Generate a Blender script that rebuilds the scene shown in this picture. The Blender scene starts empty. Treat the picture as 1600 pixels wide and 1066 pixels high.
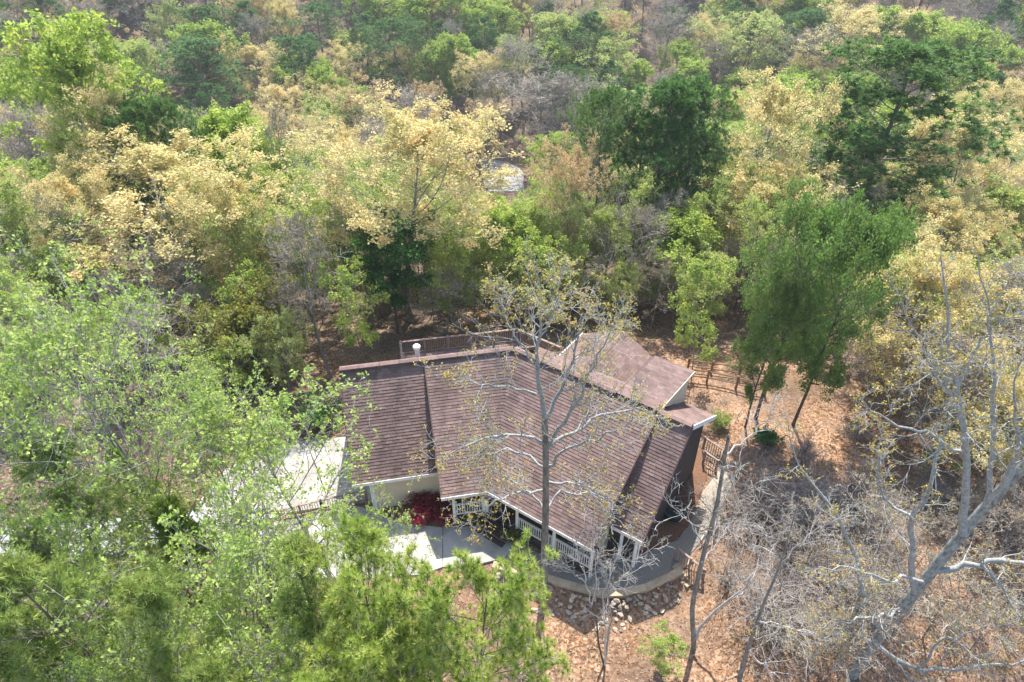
import bpy, math, random
import numpy as np
from mathutils import Vector, Matrix

random.seed(7)
R = math.radians
scene = bpy.context.scene
COL = scene.collection

# ------------------------------------------------------------------ camera, sky, sun, exposure
HC, PITCH, FPX = 30.0, 37.0, 1067.0
cam_data = bpy.data.cameras.new('camera')
cam_data.sensor_width = 36.0
cam_data.lens = 24.0
cam_data.clip_start = 0.1
cam_data.clip_end = 3000
cam = bpy.data.objects.new('camera', cam_data)
cam.location = (0, 0, HC)
cam.rotation_euler = (R(90 - PITCH), 0, 0)
COL.objects.link(cam)
scene.camera = cam

SUN_EL, SUN_AZ = 58.0, 8.0
world = bpy.data.worlds.new('World')
scene.world = world
world.use_nodes = True
wn = world.node_tree
sky_node = wn.nodes.new('ShaderNodeTexSky')
sky_node.sky_type = 'NISHITA'
sky_node.sun_disc = False
sky_node.sun_elevation = R(SUN_EL)
sky_node.sun_rotation = R(SUN_AZ)
sky_node.air_density = 1.0
sky_node.dust_density = 1.5
bg = wn.nodes['Background']
bg.inputs['Strength'].default_value = 0.15
wn.links.new(sky_node.outputs[0], bg.inputs['Color'])

sun_data = bpy.data.lights.new('sun', 'SUN')
sun_data.energy = 4.2
sun_data.angle = R(0.6)
sun_data.color = (1.0, 0.95, 0.86)
sun = bpy.data.objects.new('sun', sun_data)
sdir = Vector((math.sin(R(SUN_AZ)) * math.cos(R(SUN_EL)), math.cos(R(SUN_AZ)) * math.cos(R(SUN_EL)), math.sin(R(SUN_EL))))
sun.rotation_euler = sdir.to_track_quat('Z', 'Y').to_euler()
sun.location = (0, 60, 90)
COL.objects.link(sun)

vs = scene.view_settings
vs.view_transform = 'Standard'
vs.look = 'None'
vs.gamma = 1.0
vs.exposure = 1.22
vs.use_curve_mapping = False
scene.cycles.max_bounces = 6
scene.cycles.diffuse_bounces = 4
scene.cycles.transmission_bounces = 4
scene.cycles.glossy_bounces = 2
scene.cycles.volume_bounces = 0
scene.cycles.use_denoising = True

# ------------------------------------------------------------------ geometry helpers
CP, SP = math.cos(R(PITCH)), math.sin(R(PITCH))
def ray(u, v):
    a, b = (u - 800) / FPX, (v - 533) / FPX
    d = Vector((a, CP - b * SP, -SP - b * CP))
    return d
def at(u, v, z=0.0):
    """where the sight line of a photo position meets the level z (used to survey the site)"""
    d = ray(u, v)
    s = (z - HC) / d.z
    return Vector((0, 0, HC)) + d * s
def proj(p):
    q = Vector(p) - Vector((0, 0, HC))
    zc = q.y * CP - q.z * SP
    return 800 + FPX * q.x / zc, 533 + FPX * (-(q.y * SP + q.z * CP)) / zc, zc

def smooth(x, a, b):
    t = np.clip((x - a) / (b - a), 0, 1)
    return t * t * (3 - 2 * t)

WALL_PX = [(770, 882), (800, 890), (850, 902), (900, 917), (940, 927), (975, 926), (1010, 918), (1045, 902), (1066, 890)]
WALL_PTS = [at(u, v, 0.15) for u, v in WALL_PX]
WX = np.array([p.x for p in WALL_PTS]); WY = np.array([p.y for p in WALL_PTS])
def ground(x, y):
    x = np.asarray(x, float); y = np.asarray(y, float)
    g = -25.0 * smooth(y, 30, 128) + 30.0 * smooth(y, 120, 285)
    g = g + 0.9 * np.sin(x * .045 + 1.3) * np.sin(y * .05) * smooth(y, 45, 75)
    g = g + 5 * smooth(np.abs(x), 30, 110) * smooth(y, 45, 90) * np.where(x > 0, 1.0, 1.3) * (1 - smooth(y, 150, 260))
    # the front yard lies lower than the gravel bed behind the retaining wall
    wy = np.interp(x, WX, WY)
    inx = smooth(x, WX[0] - 2.2, WX[0] - .4) * (1 - smooth(x, WX[-1] + .2, WX[-1] + 2.2))
    drop = -0.75 * smooth(wy - y, -0.05, 1.3) * inx
    out = -0.75 * smooth(15.5 - y + 2.0, 0, 3) * (1 - inx)
    g = g + drop + out
    g = g + 0.05 * np.sin(x * 1.7 + y * .6) * np.sin(y * 1.3 - x * .4)
    return g
def gz(x, y): return float(ground(x, y))

# ------------------------------------------------------------------ mesh helpers
def mesh_np(name, V, quads=None, tris=None, mats=(), qm=None, tm=None, tint=None, smooth_shade=False):
    V = np.asarray(V, np.float32)
    quads = np.zeros((0, 4), np.int32) if quads is None or len(quads) == 0 else np.asarray(quads, np.int32)
    tris = np.zeros((0, 3), np.int32) if tris is None or len(tris) == 0 else np.asarray(tris, np.int32)
    nq, nt = len(quads), len(tris)
    me = bpy.data.meshes.new(name)
    me.vertices.add(len(V)); me.vertices.foreach_set('co', V.ravel())
    loops = np.concatenate([quads.ravel(), tris.ravel()]).astype(np.int32)
    me.loops.add(len(loops)); me.loops.foreach_set('vertex_index', loops)
    starts = np.concatenate([np.arange(nq) * 4, nq * 4 + np.arange(nt) * 3]).astype(np.int32)
    me.polygons.add(nq + nt); me.polygons.foreach_set('loop_start', starts)
    mi = np.concatenate([np.zeros(nq) if qm is None else qm, np.zeros(nt) if tm is None else tm]).astype(np.int32)
    me.polygons.foreach_set('material_index', mi)
    if smooth_shade is not False:
        sm = np.ones(nq + nt, bool) if smooth_shade is True else np.concatenate([smooth_shade[0], smooth_shade[1]])
        me.polygons.foreach_set('use_smooth', sm)
    for m in mats: me.materials.append(m)
    if tint is not None:
        a = me.attributes.new('tint', 'FLOAT', 'POINT'); a.data.foreach_set('value', np.asarray(tint, np.float32))
    me.update(calc_edges=True)
    return me

def link(name, me, parent=None):
    o = bpy.data.objects.new(name, me); COL.objects.link(o)
    if parent is not None: o.parent = parent
    return o
def tag(o, label=None, cat=None, group=None, kind=None):
    if label: o['label'] = label
    if cat: o['category'] = cat
    if group: o['group'] = group
    if kind: o['kind'] = kind
    return o
def empty(name, loc=(0, 0, 0)):
    o = bpy.data.objects.new(name, None); o.location = loc; o.empty_display_size = .3; COL.objects.link(o); return o

class MB:
    """collects boxes, prisms and tubes into one mesh"""
    def __init__(s): s.V = []; s.F = []; s.T = []
    def add(s, verts, faces, t=None):
        b = len(s.V); s.V += [tuple(v) for v in verts]; s.F += [tuple(b + i for i in f) for f in faces]
        s.T += [random.random() if t is None else t] * len(verts)
    def hexa(s, p, t=None):
        s.add(p, [(3, 2, 1, 0), (4, 5, 6, 7), (0, 1, 5, 4), (1, 2, 6, 5), (2, 3, 7, 6), (3, 0, 4, 7)], t)
    def box(s, a, b, w, h, t=None, up=Vector((0, 0, 1))):
        """bar from a to b (centre line), w wide, h high"""
        a, b = Vector(a), Vector(b); d = (b - a).normalized()
        if abs(d.dot(up)) > .95: up = Vector((0, 1, 0))
        sx = d.cross(up).normalized(); sz = sx.cross(d).normalized()
        x, z = sx * w / 2, sz * h / 2
        s.hexa([a - x - z, a + x - z, b + x - z, b - x - z, a - x + z, a + x + z, b + x + z, b - x + z], t)
    def poly(s, pts, th, n=None, t=None):
        """slab: polygon pts (counter-clockwise from its top) with thickness th downwards"""
        n = n or Vector((0, 0, 1)); k = len(pts); pts = [Vector(p) for p in pts]
        lo = [p - n * th for p in pts]
        s.add(lo + pts, [tuple(range(k - 1, -1, -1)), tuple(range(k, 2 * k))] + [(i, (i + 1) % k, k + (i + 1) % k, k + i) for i in range(k)], t)
    def tube(s, pts, r, k=8, t=None):
        pts = [Vector(p) for p in pts]; rr = r if isinstance(r, (list, tuple)) else [r] * len(pts)
        V = []
        for i, p in enumerate(pts):
            d = (pts[min(i + 1, len(pts) - 1)] - pts[max(i - 1, 0)]).normalized()
            u = d.cross(Vector((.31, .95, .02)) if abs(d.y) < .9 else Vector((1, 0, 0))).normalized(); w = d.cross(u)
            V += [p + (u * math.cos(2 * math.pi * j / k) + w * math.sin(2 * math.pi * j / k)) * rr[i] for j in range(k)]
        n = len(pts)
        F = [(i * k + j, i * k + (j + 1) % k, (i + 1) * k + (j + 1) % k, (i + 1) * k + j) for i in range(n - 1) for j in range(k)]
        F += [tuple(range(k - 1, -1, -1)), tuple((n - 1) * k + j for j in range(k))]
        s.add(V, F, t)
    def mesh(s, name, mat):
        me = bpy.data.meshes.new(name); me.from_pydata(s.V, [], s.F); me.materials.append(mat)
        a = me.attributes.new('tint', 'FLOAT', 'POINT'); a.data.foreach_set('value', np.asarray(s.T, np.float32))
        me.update(); return me
    def build(s, name, mat, parent=None): return link(name, s.mesh(name, mat), parent)

# ------------------------------------------------------------------ materials
def new_mat(name):
    m = bpy.data.materials.new(name); m.use_nodes = True
    nt = m.node_tree; b = nt.nodes['Principled BSDF']
    return m, nt, b
def N(nt, t, **kw):
    n = nt.nodes.new(t)
    for k, v in kw.items(): setattr(n, k, v)
    return n
def ramp(nt, cols, fac=None):
    n = N(nt, 'ShaderNodeValToRGB'); e = n.color_ramp.elements
    while len(e) > 1: e.remove(e[0])
    e[0].position = cols[0][0]; e[0].color = (*cols[0][1], 1)
    for p, c in cols[1:]:
        x = e.new(p); x.color = (*c, 1)
    if fac is not None: nt.links.new(fac, n.inputs[0])
    return n
def noise(nt, scale, detail=4, rough=.6, coord='Object', vec=None, stretch=None):
    n = N(nt, 'ShaderNodeTexNoise'); n.inputs['Scale'].default_value = scale; n.inputs['Detail'].default_value = detail; n.inputs['Roughness'].default_value = rough
    if vec is None:
        tc = N(nt, 'ShaderNodeTexCoord'); vec = tc.outputs[coord]
    if stretch:
        mp = N(nt, 'ShaderNodeMapping'); mp.inputs['Scale'].default_value = stretch; nt.links.new(vec, mp.inputs[0]); vec = mp.outputs[0]
    nt.links.new(vec, n.inputs['Vector']); return n
def mix(nt, a, b, fac, mode='MIX'):
    n = N(nt, 'ShaderNodeMix', data_type='RGBA', blend_type=mode)
    for s, v in ((n.inputs[6], a), (n.inputs[7], b), (n.inputs[0], fac)):
        if isinstance(v, (int, float)): s.default_value = v
        elif isinstance(v, tuple): s.default_value = (*v, 1)
        else: nt.links.new(v, s)
    return n.outputs[2]
def attr(nt, name='tint'):
    n = N(nt, 'ShaderNodeAttribute'); n.attribute_name = name; return n.outputs['Fac']
def bump(nt, b, h, strength=.4, dist=.02):
    n = N(nt, 'ShaderNodeBump'); n.inputs['Strength'].default_value = strength; n.inputs['Distance'].default_value = dist
    nt.links.new(h, n.inputs['Height']); nt.links.new(n.outputs[0], b.inputs['Normal'])

def surf(name, c1, c2, scale=3, rough=.8, bscale=None, bstr=.3, tint=0.0, stretch=None, spec=.3, det=5):
    m, nt, b = new_mat(name)
    n = noise(nt, scale, det, .62, stretch=stretch)
    r = ramp(nt, [(.3, c1), (.7, c2)], n.outputs[0])
    col = r.outputs[0]
    if tint:
        a = attr(nt); rr = ramp(nt, [(0, (1 - tint,) * 3), (1, (1 + tint,) * 3)], a)
        col = mix(nt, col, rr.outputs[0], 1.0, 'MULTIPLY')
    nt.links.new(col, b.inputs['Base Color'])
    b.inputs['Roughness'].default_value = rough
    b.inputs['Specular IOR Level'].default_value = spec
    if bscale:
        bn = noise(nt, bscale, 4, .7, stretch=stretch); bump(nt, b, bn.outputs[0], bstr)
    return m

def leaf_mat(name, cols, trans=.4, var=None, rough=.55):
    """cols: ramp over the random tint of each leaf clump; var: colour the whole plant may lean towards"""
    m, nt, b = new_mat(name)
    c = ramp(nt, [(i / (len(cols) - 1), k) for i, k in enumerate(cols)], attr(nt)).outputs[0]
    if var:
        oi = N(nt, 'ShaderNodeObjectInfo')
        mr = N(nt, 'ShaderNodeMapRange'); mr.inputs[3].default_value = 0; mr.inputs[4].default_value = .75
        nt.links.new(oi.outputs['Random'], mr.inputs[0])
        c = mix(nt, c, var, mr.outputs[0])
    # young and older sprays of one crown differ in hue
    vn = noise(nt, .55, 3, .6); c = mix(nt, c, ramp(nt, [(.32, (.72, .80, .62)), (.5, (1, 1, 1)), (.68, (1.22, 1.08, 1.0))], vn.outputs[0]).outputs[0], 1.0, 'MULTIPLY')
    nt.links.new(c, b.inputs['Base Color']); b.inputs['Roughness'].default_value = rough
    b.inputs['Specular IOR Level'].default_value = .25
    tr = N(nt, 'ShaderNodeBsdfTranslucent'); nt.links.new(c, tr.inputs[0])
    ms = N(nt, 'ShaderNodeMixShader'); ms.inputs[0].default_value = trans
    out = nt.nodes['Material Output']
    nt.links.new(b.outputs[0], ms.inputs[1]); nt.links.new(tr.outputs[0], ms.inputs[2]); nt.links.new(ms.outputs[0], out.inputs[0])
    return m

M = {}
M['bark_grey'] = surf('bark_grey', (.11, .10, .09), (.32, .31, .285), 6, .9, 14, .8, stretch=(1, 1, .35), det=8)
M['bark_lichen'] = surf('bark_lichen', (.10, .09, .08), (.44, .46, .43), 7, .9, 14, .9, stretch=(1, 1, .6), det=9)
M['limb_pale'] = surf('limb_pale', (.20, .205, .20), (.44, .45, .44), 9, .9, 20, .5, det=7)
M['bark_dark'] = surf('bark_dark', (.055, .045, .038), (.15, .13, .11), 5, .95, 12, .8, stretch=(1, 1, .3))
M['bark_pine'] = surf('bark_pine', (.09, .07, .06), (.24, .19, .16), 4, .95, 10, .8, stretch=(1, 1, .3))
M['twig'] = surf('twig', (.25, .225, .205), (.42, .395, .37), 3, .9, tint=.3)
M['twig_pale'] = surf('twig_pale', (.34, .32, .30), (.52, .50, .47), 3, .85, tint=.3)
M['twig_dark'] = surf('twig_dark', (.12, .10, .085), (.22, .19, .16), 3, .9)
M['leaf_oak'] = leaf_mat('leaf_oak', [(.48, .40, .13), (.70, .61, .27), (.84, .76, .42)], .5, (.72, .62, .32))
M['leaf_tan'] = leaf_mat('leaf_tan', [(.50, .35, .17), (.66, .50, .28)], .38, (.66, .52, .28))
M['leaf_spring'] = leaf_mat('leaf_spring', [(.22, .35, .05), (.40, .52, .09), (.55, .62, .15)], .48, (.34, .45, .09))
M['leaf_lime'] = leaf_mat('leaf_lime', [(.34, .44, .09), (.52, .60, .17)], .45, (.46, .50, .20))
M['leaf_mid'] = leaf_mat('leaf_mid', [(.09, .19, .04), (.17, .30, .06), (.28, .40, .10)], .42, (.20, .28, .07))
M['leaf_near'] = leaf_mat('leaf_near', [(.24, .38, .07), (.40, .53, .13), (.54, .64, .22)], .45)
M['leaf_dark'] = leaf_mat('leaf_dark', [(.03, .10, .02), (.06, .18, .03), (.12, .27, .05)], .2, None, .35)
M['leaf_olive'] = leaf_mat('leaf_olive', [(.16, .20, .025), (.30, .33, .05)], .4, (.22, .22, .04))
M['bud'] = leaf_mat('bud', [(.42, .30, .05), (.58, .44, .10), (.5, .46, .12)], .35)
M['bud_far'] = leaf_mat('bud_far', [(.30, .25, .15), (.42, .34, .2)], .3, (.34, .24, .15))
M['blossom'] = leaf_mat('blossom', [(.6, .6, .52), (.78, .77, .7)], .3)
M['needle'] = leaf_mat('needle', [(.05, .135, .035), (.10, .235, .055), (.18, .34, .085)], .35, (.15, .25, .06))
M['needle_near'] = leaf_mat('needle_near', [(.26, .36, .06), (.42, .52, .11), (.62, .68, .24)], .42)
M['needle_soft'] = leaf_mat('needle_soft', [(.17, .25, .05), (.28, .38, .09), (.42, .48, .16)], .38)
M['cedar'] = leaf_mat('cedar', [(.17, .26, .05), (.29, .39, .08), (.42, .50, .13)], .45)
M['candle'] = surf('candle', (.55, .36, .22), (.75, .58, .42), 8, .8)
M['azalea'] = leaf_mat('azalea', [(.16, .012, .025), (.30, .02, .04), (.42, .03, .06)], .35)
M['azalea_bright'] = leaf_mat('azalea_bright', [(.5, .03, .08), (.66, .06, .14)], .35)
M['tulip'] = leaf_mat('tulip', [(.75, .16, .05), (.8, .3, .08)], .35)
# ------------------------------------------------------------------ building materials
def shingle_mat():
    m, nt, b = new_mat('shingle')
    c = ramp(nt, [(0, (.14, .098, .089)), (.35, (.18, .124, .112)), (.7, (.21, .143, .129)), (1, (.25, .18, .163))], attr(nt)).outputs[0]
    st = noise(nt, .55, 5, .6, stretch=(1.6, .35, .35))            # weather streaks running down the slope
    sr = ramp(nt, [(.36, (.62, .62, .64)), (.56, (1.06, 1.04, 1.03))], st.outputs[0]).outputs[0]
    c = mix(nt, c, sr, .75, 'MULTIPLY')
    gr = noise(nt, 60, 2, .7); g2 = ramp(nt, [(.3, (.78,) * 3), (.7, (1.2,) * 3)], gr.outputs[0]).outputs[0]
    c = mix(nt, c, g2, .8, 'MULTIPLY')
    nt.links.new(c, b.inputs['Base Color']); b.inputs['Roughness'].default_value = .88; b.inputs['Specular IOR Level'].default_value = .25
    bump(nt, b, gr.outputs[0], .4, .01)
    return m
M['shingle'] = shingle_mat()
M['roof_felt'] = surf('roof_felt', (.04, .028, .026), (.07, .05, .045), 5, .9)
M['ridge_cap'] = surf('ridge_cap', (.16, .105, .095), (.23, .155, .14), 6, .88, 50, .3, tint=.2)
M['cream'] = surf('cream', (.58, .50, .38), (.66, .575, .445), 1.2, .75)
M['white'] = surf('white', (.72, .72, .70), (.84, .84, .82), 2, .6)
M['deck_brown'] = surf('deck_brown', (.085, .048, .038), (.15, .09, .07), 4, .75, tint=.3)
M['rail_brown'] = surf('rail_brown', (.20, .14, .12), (.35, .26, .23), 5, .75, tint=.2)
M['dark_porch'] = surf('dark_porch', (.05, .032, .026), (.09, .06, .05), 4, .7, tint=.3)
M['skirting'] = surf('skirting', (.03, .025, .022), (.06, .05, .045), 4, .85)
M['concrete'] = surf('concrete', (.23, .22, .20), (.45, .435, .40), .8, .85, 30, .15, det=12)
M['asphalt'] = surf('asphalt', (.30, .30, .31), (.42, .42, .43), 1.5, .9, 40, .2, det=8)
M['timber'] = surf('timber', (.36, .27, .17), (.52, .41, .28), 3, .85, 12, .3, tint=.15)
M['fence_wood'] = surf('fence_wood', (.17, .10, .065), (.30, .19, .12), 4, .85, 10, .3, tint=.2)
M['gravel'] = surf('gravel', (.13, .12, .10), (.36, .33, .28), 26, .95, 30, .9, det=6)
M['mulch'] = surf('mulch', (.085, .045, .028), (.24, .13, .08), 14, .95, 22, .9, det=8)
M['stone'] = surf('stone', (.30, .235, .18), (.56, .46, .37), 2.5, .9, 9, .5, tint=.4)
M['metal'] = surf('metal', (.45, .47, .48), (.62, .64, .65), 3, .4)
M['teal'] = surf('teal', (.015, .07, .075), (.03, .11, .12), 3, .5)
M['rubber'] = surf('rubber', (.015, .015, .016), (.03, .03, .03), 3, .6)
m, nt, b = new_mat('window_glass'); b.inputs['Base Color'].default_value = (.03, .035, .04, 1); b.inputs['Roughness'].default_value = .06; M['glass'] = m
M['pale_gravel'] = surf('pale_gravel', (.24, .20, .16), (.46, .40, .33), 18, .95, 30, .6, det=7)
M['siding'] = surf('siding', (.048, .040, .039), (.075, .062, .06), 3, .8)
M['drip'] = surf('drip', (.10, .06, .055), (.15, .09, .08), 3, .8)

def ground_mat():
    m, nt, b = new_mat('leaf_litter')
    tc = N(nt, 'ShaderNodeTexCoord'); P = tc.outputs['Object']
    vo = N(nt, 'ShaderNodeTexVoronoi'); vo.inputs['Scale'].default_value = 9.0
    dn = noise(nt, 5, 3, .6, vec=P)
    dv = N(nt, 'ShaderNodeVectorMath', operation='SCALE'); nt.links.new(dn.outputs['Color'], dv.inputs[0]); dv.inputs['Scale'].default_value = .25
    av = N(nt, 'ShaderNodeVectorMath', operation='ADD'); nt.links.new(P, av.inputs[0]); nt.links.new(dv.outputs[0], av.inputs[1])
    nt.links.new(av.outputs[0], vo.inputs['Vector'])
    sep = N(nt, 'ShaderNodeSeparateColor'); nt.links.new(vo.outputs['Color'], sep.inputs[0])
    leaf = ramp(nt, [(0, (.14, .078, .045)), (.3, (.26, .145, .082)), (.65, (.36, .215, .13)), (1, (.45, .33, .23))], sep.outputs[0]).outputs[0]
    big = noise(nt, .22, 6, .62, vec=P)
    woods = mix(nt, leaf, (.17, .125, .10), ramp(nt, [(.42, (0,) * 3), (.62, (.75,) * 3)], big.outputs[0]).outputs[0])
    # pine straw lies on the cleared yard, grey-brown litter under the wood
    gm = N(nt, 'ShaderNodeVectorMath', operation='DISTANCE'); nt.links.new(P, gm.inputs[0]); gm.inputs[1].default_value = (6, 22, 0)
    ed = noise(nt, .12, 4, .6, vec=P); ad = N(nt, 'ShaderNodeMath', operation='MULTIPLY_ADD'); nt.links.new(ed.outputs[0], ad.inputs[0]); ad.inputs[1].default_value = 14; nt.links.new(gm.outputs['Value'], ad.inputs[2])
    wm = N(nt, 'ShaderNodeMapRange', interpolation_type='SMOOTHSTEP'); nt.links.new(ad.outputs[0], wm.inputs[0]); wm.inputs[1].default_value = 24; wm.inputs[2].default_value = 38; wm.inputs[4].default_value = .8
    duff = ramp(nt, [(0, (.055, .042, .034)), (.4, (.11, .084, .064)), (.75, (.17, .13, .098)), (1, (.27, .22, .165))], sep.outputs[0]).outputs[0]
    woods = mix(nt, woods, duff, wm.outputs[0])
    pale = noise(nt, .5, 5, .6, vec=P)
    c = mix(nt, woods, (.40, .27, .18), ramp(nt, [(.52, (0,) * 3), (.72, (.4,) * 3)], pale.outputs[0]).outputs[0])
    soil = noise(nt, .16, 7, .65, vec=P)
    c = mix(nt, c, ramp(nt, [(.36, (.62, .60, .60)), (.5, (1, 1, 1)), (.66, (1.22, 1.16, 1.08))], soil.outputs[0]).outputs[0], .9, 'MULTIPLY')
    gn = noise(nt, .35, 5, .6, vec=P)
    c = mix(nt, c, (.13, .19, .05), ramp(nt, [(.62, (0,) * 3), (.74, (.45,) * 3)], gn.outputs[0]).outputs[0])
    fine = noise(nt, 22, 4, .75, vec=P)
    c = mix(nt, c, ramp(nt, [(.3, (.6,) * 3), (.7, (1.25,) * 3)], fine.outputs[0]).outputs[0], .8, 'MULTIPLY')
    nt.links.new(c, b.inputs['Base Color']); b.inputs['Roughness'].default_value = .95; b.inputs['Specular IOR Level'].default_value = .15
    h = mix(nt, fine.outputs[0], sep.outputs[1], .5)
    bump(nt, b, h, .8, .05)
    return m
M['ground'] = ground_mat()

# ------------------------------------------------------------------ ground, paving
def grid(xs, ys, zoff=0.0):
    X, Y = np.meshgrid(xs, ys); Z = ground(X, Y) + zoff
    V = np.stack([X, Y, Z], -1).reshape(-1, 3); nx, ny = len(xs), len(ys)
    i = np.arange(nx - 1)[None, :] + np.arange(ny - 1)[:, None] * nx
    return V, np.stack([i, i + 1, i + 1 + nx, i + nx], -1).reshape(-1, 4)
xs = np.concatenate([np.linspace(-420, -25, 50), np.arange(-24, 24.01, .4), np.linspace(25, 420, 50)])
ys = np.concatenate([np.linspace(-60, 6, 12), np.arange(7, 46, .4), np.linspace(46.5, 240, 70), np.linspace(250, 900, 14)])
V, Q = grid(xs, ys)
g = link('forest_floor', mesh_np('forest_floor', V, Q, mats=[M['ground']], smooth_shade=True)); tag(g, kind='structure')

def paving(name, px, mat, z=.03, th=.12, z0=0.0, world=None):
    pts = world or [at(u, v, z0) for u, v in px]
    pts = [Vector((p.x, p.y, z0 + z)) for p in pts]
    a = sum(pts[i].x * pts[(i + 1) % len(pts)].y - pts[(i + 1) % len(pts)].x * pts[i].y for i in range(len(pts)))
    if a < 0: pts.reverse()
    mb = MB(); mb.poly(pts, th); o = mb.build(name, M[mat]); return tag(o, kind='structure')

# house wings: local frames (a along the ridge, f towards the front, z up), hinge at HB
HB = Vector((.1, 29.8, 0))
ANG = (11.0, -35.0)
def W(k, a, f, z=0.0):
    t = R(ANG[k]); return Vector((HB.x + a * math.cos(t) + f * math.sin(t), HB.y + a * math.sin(t) - f * math.cos(t), z))
TAN = math.tan(R(23))
ZR, SM, SG, SB, SL = 7.0, .6885, .977, .60, .86    # ridge level, slopes of the main, end and rear roofs

DRIVE = [[(300, 800), (352, 735), (398, 712), (446, 804)], [(398, 712), (432, 697), (478, 690), (516, 793), (446, 804)], [(478, 690), (540, 684), (600, 678), (600, 735), (500, 745)], [(500, 745), (600, 735), (600, 782), (516, 793)]]
paving('lane', [(-500, 905), (-200, 840), (120, 818), (300, 800), (440, 806), (330, 842), (100, 880), (-300, 960)], 'asphalt', .09)
def slab(px): 
    mb = MB(); pts = [at(u, v, 0) for u, v in px]; pts = [Vector((p.x, p.y, .10)) for p in pts]
    a = sum(pts[i].x * pts[(i + 1) % len(pts)].y - pts[(i + 1) % len(pts)].x * pts[i].y for i in range(len(pts)))
    if a < 0: pts.reverse()
    c = sum(pts, Vector()) / len(pts)
    pts = [p + (c - p).normalized() * .02 for p in pts]
    mb.poly(pts, .15); return mb
drive = empty('driveway'); tag(drive, kind='structure')
for px in DRIVE: slab(px).build('slab', M['concrete'], drive)
walk = empty('walkway'); tag(walk, kind='structure')
for px in ([(330, 842), (452, 812), (470, 905), (340, 905)], [(452, 812), (548, 790), (585, 800), (590, 905), (470, 905)], [(585, 800), (622, 818), (692, 826), (692, 888), (660, 900), (590, 905)], [(692, 826), (738, 824), (758, 820), (806, 853), (790, 874), (745, 884), (692, 888)]):
    slab(px).build('slab', M['concrete'], walk)
bed = paving('gravel_bed', [(806, 853), (900, 905 - 20), (985, 868), (1060, 845), (1085, 800), (1110, 760), (1135, 770), (1110, 830), (1062, 886), (1010, 915), (975, 923), (940, 924), (850, 899), (780, 884)], 'gravel', .07)
paving('side_path', [(1078, 830), (1098, 770), (1125, 735), (1150, 745), (1128, 790), (1105, 838)], 'pale_gravel', .09)
paving('planting_bed', [(590, 795), (640, 778), (700, 770), (760, 775), (768, 800), (752, 824), (690, 827), (625, 818)], 'mulch', .085)
paving('bare_mulch', [(1000, 870), (1008, 838), (1040, 765), (1095, 700), (1105, 745), (1075, 825), (1050, 848)], 'mulch', .08)
# pale curved lane far down in the woods
pts_l, pts_r = [], []
ctr = [(792, 300, 26), (786, 285, 30), (788, 272, 30), (782, 262, 26), (768, 254, 24), (752, 250, 18), (735, 248, 14)]
Vl = []
for u, v, w in ctr:
    for s in (-1, 1):
        d = ray(u + s * w * 1.05, v); t = 20.0
        while HC + d.z * t > gz(d.x * t, d.y * t) + .05 and t < 400: t += .25
        Vl.append((d.x * t, d.y * t, gz(d.x * t, d.y * t) + .12))
me = mesh_np('gravel_lane', Vl, [(2 * i, 2 * i + 1, 2 * i + 3, 2 * i + 2) for i in range(len(ctr) - 1)], mats=[M['concrete']]); tag(link('gravel_lane', me), kind='structure')
LANE_C = Vector(Vl[4])

# ------------------------------------------------------------------ house
house = empty('house', (HB.x, HB.y - 3, 0))
tag(house, 'low house with two bent wings under brown shingle roofs in the forest clearing', 'house')
IH = Matrix.Translation(-Vector(house.location))
def hb(mb, name, mat, parent=house):
    o = mb.build(name, M[mat], parent)
    if parent is house: o.matrix_parent_inverse = IH
    else: o.matrix_parent_inverse = Matrix.Identity(4)
    return o

def roof_plane(name, k, quad, zf, th=.16, expo=.165, tabw=.36, seed=0, parent=house, zoff=0):
    """quad in (a, f) of wing k; zf(f) gives the height; shingles laid in courses from the eave up"""
    rng = random.Random(seed)
    pts = [W(k, a, f, zf(f)) for a, f in quad]
    n = (pts[1] - pts[0]).cross(pts[-1] - pts[0]).normalized()
    if n.z < 0: pts.reverse(); n = -n
    mb = MB(); mb.poly(pts, th, n); deck = hb(mb, name, 'roof_felt', parent)
    f0, f1 = min(f for a, f in quad), max(f for a, f in quad)
    def span(f):
        xs_ = []
        for i in range(len(quad)):
            (a0, g0), (a1, g1) = quad[i], quad[(i + 1) % len(quad)]
            if abs(g1 - g0) < 1e-9: continue
            t = (f - g0) / (g1 - g0)
            if -1e-6 <= t <= 1 + 1e-6: xs_.append(a0 + (a1 - a0) * t)
        return min(xs_), max(xs_)
    low_is_f1 = zf(f1) < zf(f0)
    L = math.hypot(f1 - f0, zf(f1) - zf(f0)); rows = int(L / expo)
    sh = MB()
    for r_ in range(rows):
        t0, t1 = r_ / rows, min(1, (r_ + 1.0) / rows)
        if low_is_f1: fa, fb = f1 + (f0 - f1) * t0, f1 + (f0 - f1) * t1
        else: fa, fb = f0 + (f1 - f0) * t0, f0 + (f1 - f0) * t1
        lo, hi = span((fa * .6 + fb * .4))
        x = lo - rng.random() * tabw; rowt = rng.uniform(-.16, .16)
        while x < hi:
            w = tabw * rng.uniform(.8, 1.25); x0, x1 = max(x, lo), min(x + w - .008, hi); x += w
            if x1 - x0 < .03: continue
            h = .024 + rng.uniform(-.006, .008)
            A, B = W(k, x0, fa, zf(fa)), W(k, x1, fa, zf(fa)); C, D = W(k, x1, fb, zf(fb)), W(k, x0, fb, zf(fb))
            t = min(1, max(0, rng.betavariate(2, 2) + rowt))
            v = [A + n * .002, B + n * .002, A + n * h, B + n * h, C + n * .004, D + n * .004]
            sh.add(v, [(2, 3, 4, 5), (0, 1, 3, 2), (1, 4, 3), (0, 2, 5)], t)
    o = hb(sh, 'shingle', 'shingle', deck)
    o.name = 'shingles'; o['kind'] = 'stuff'
    return deck

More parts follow.
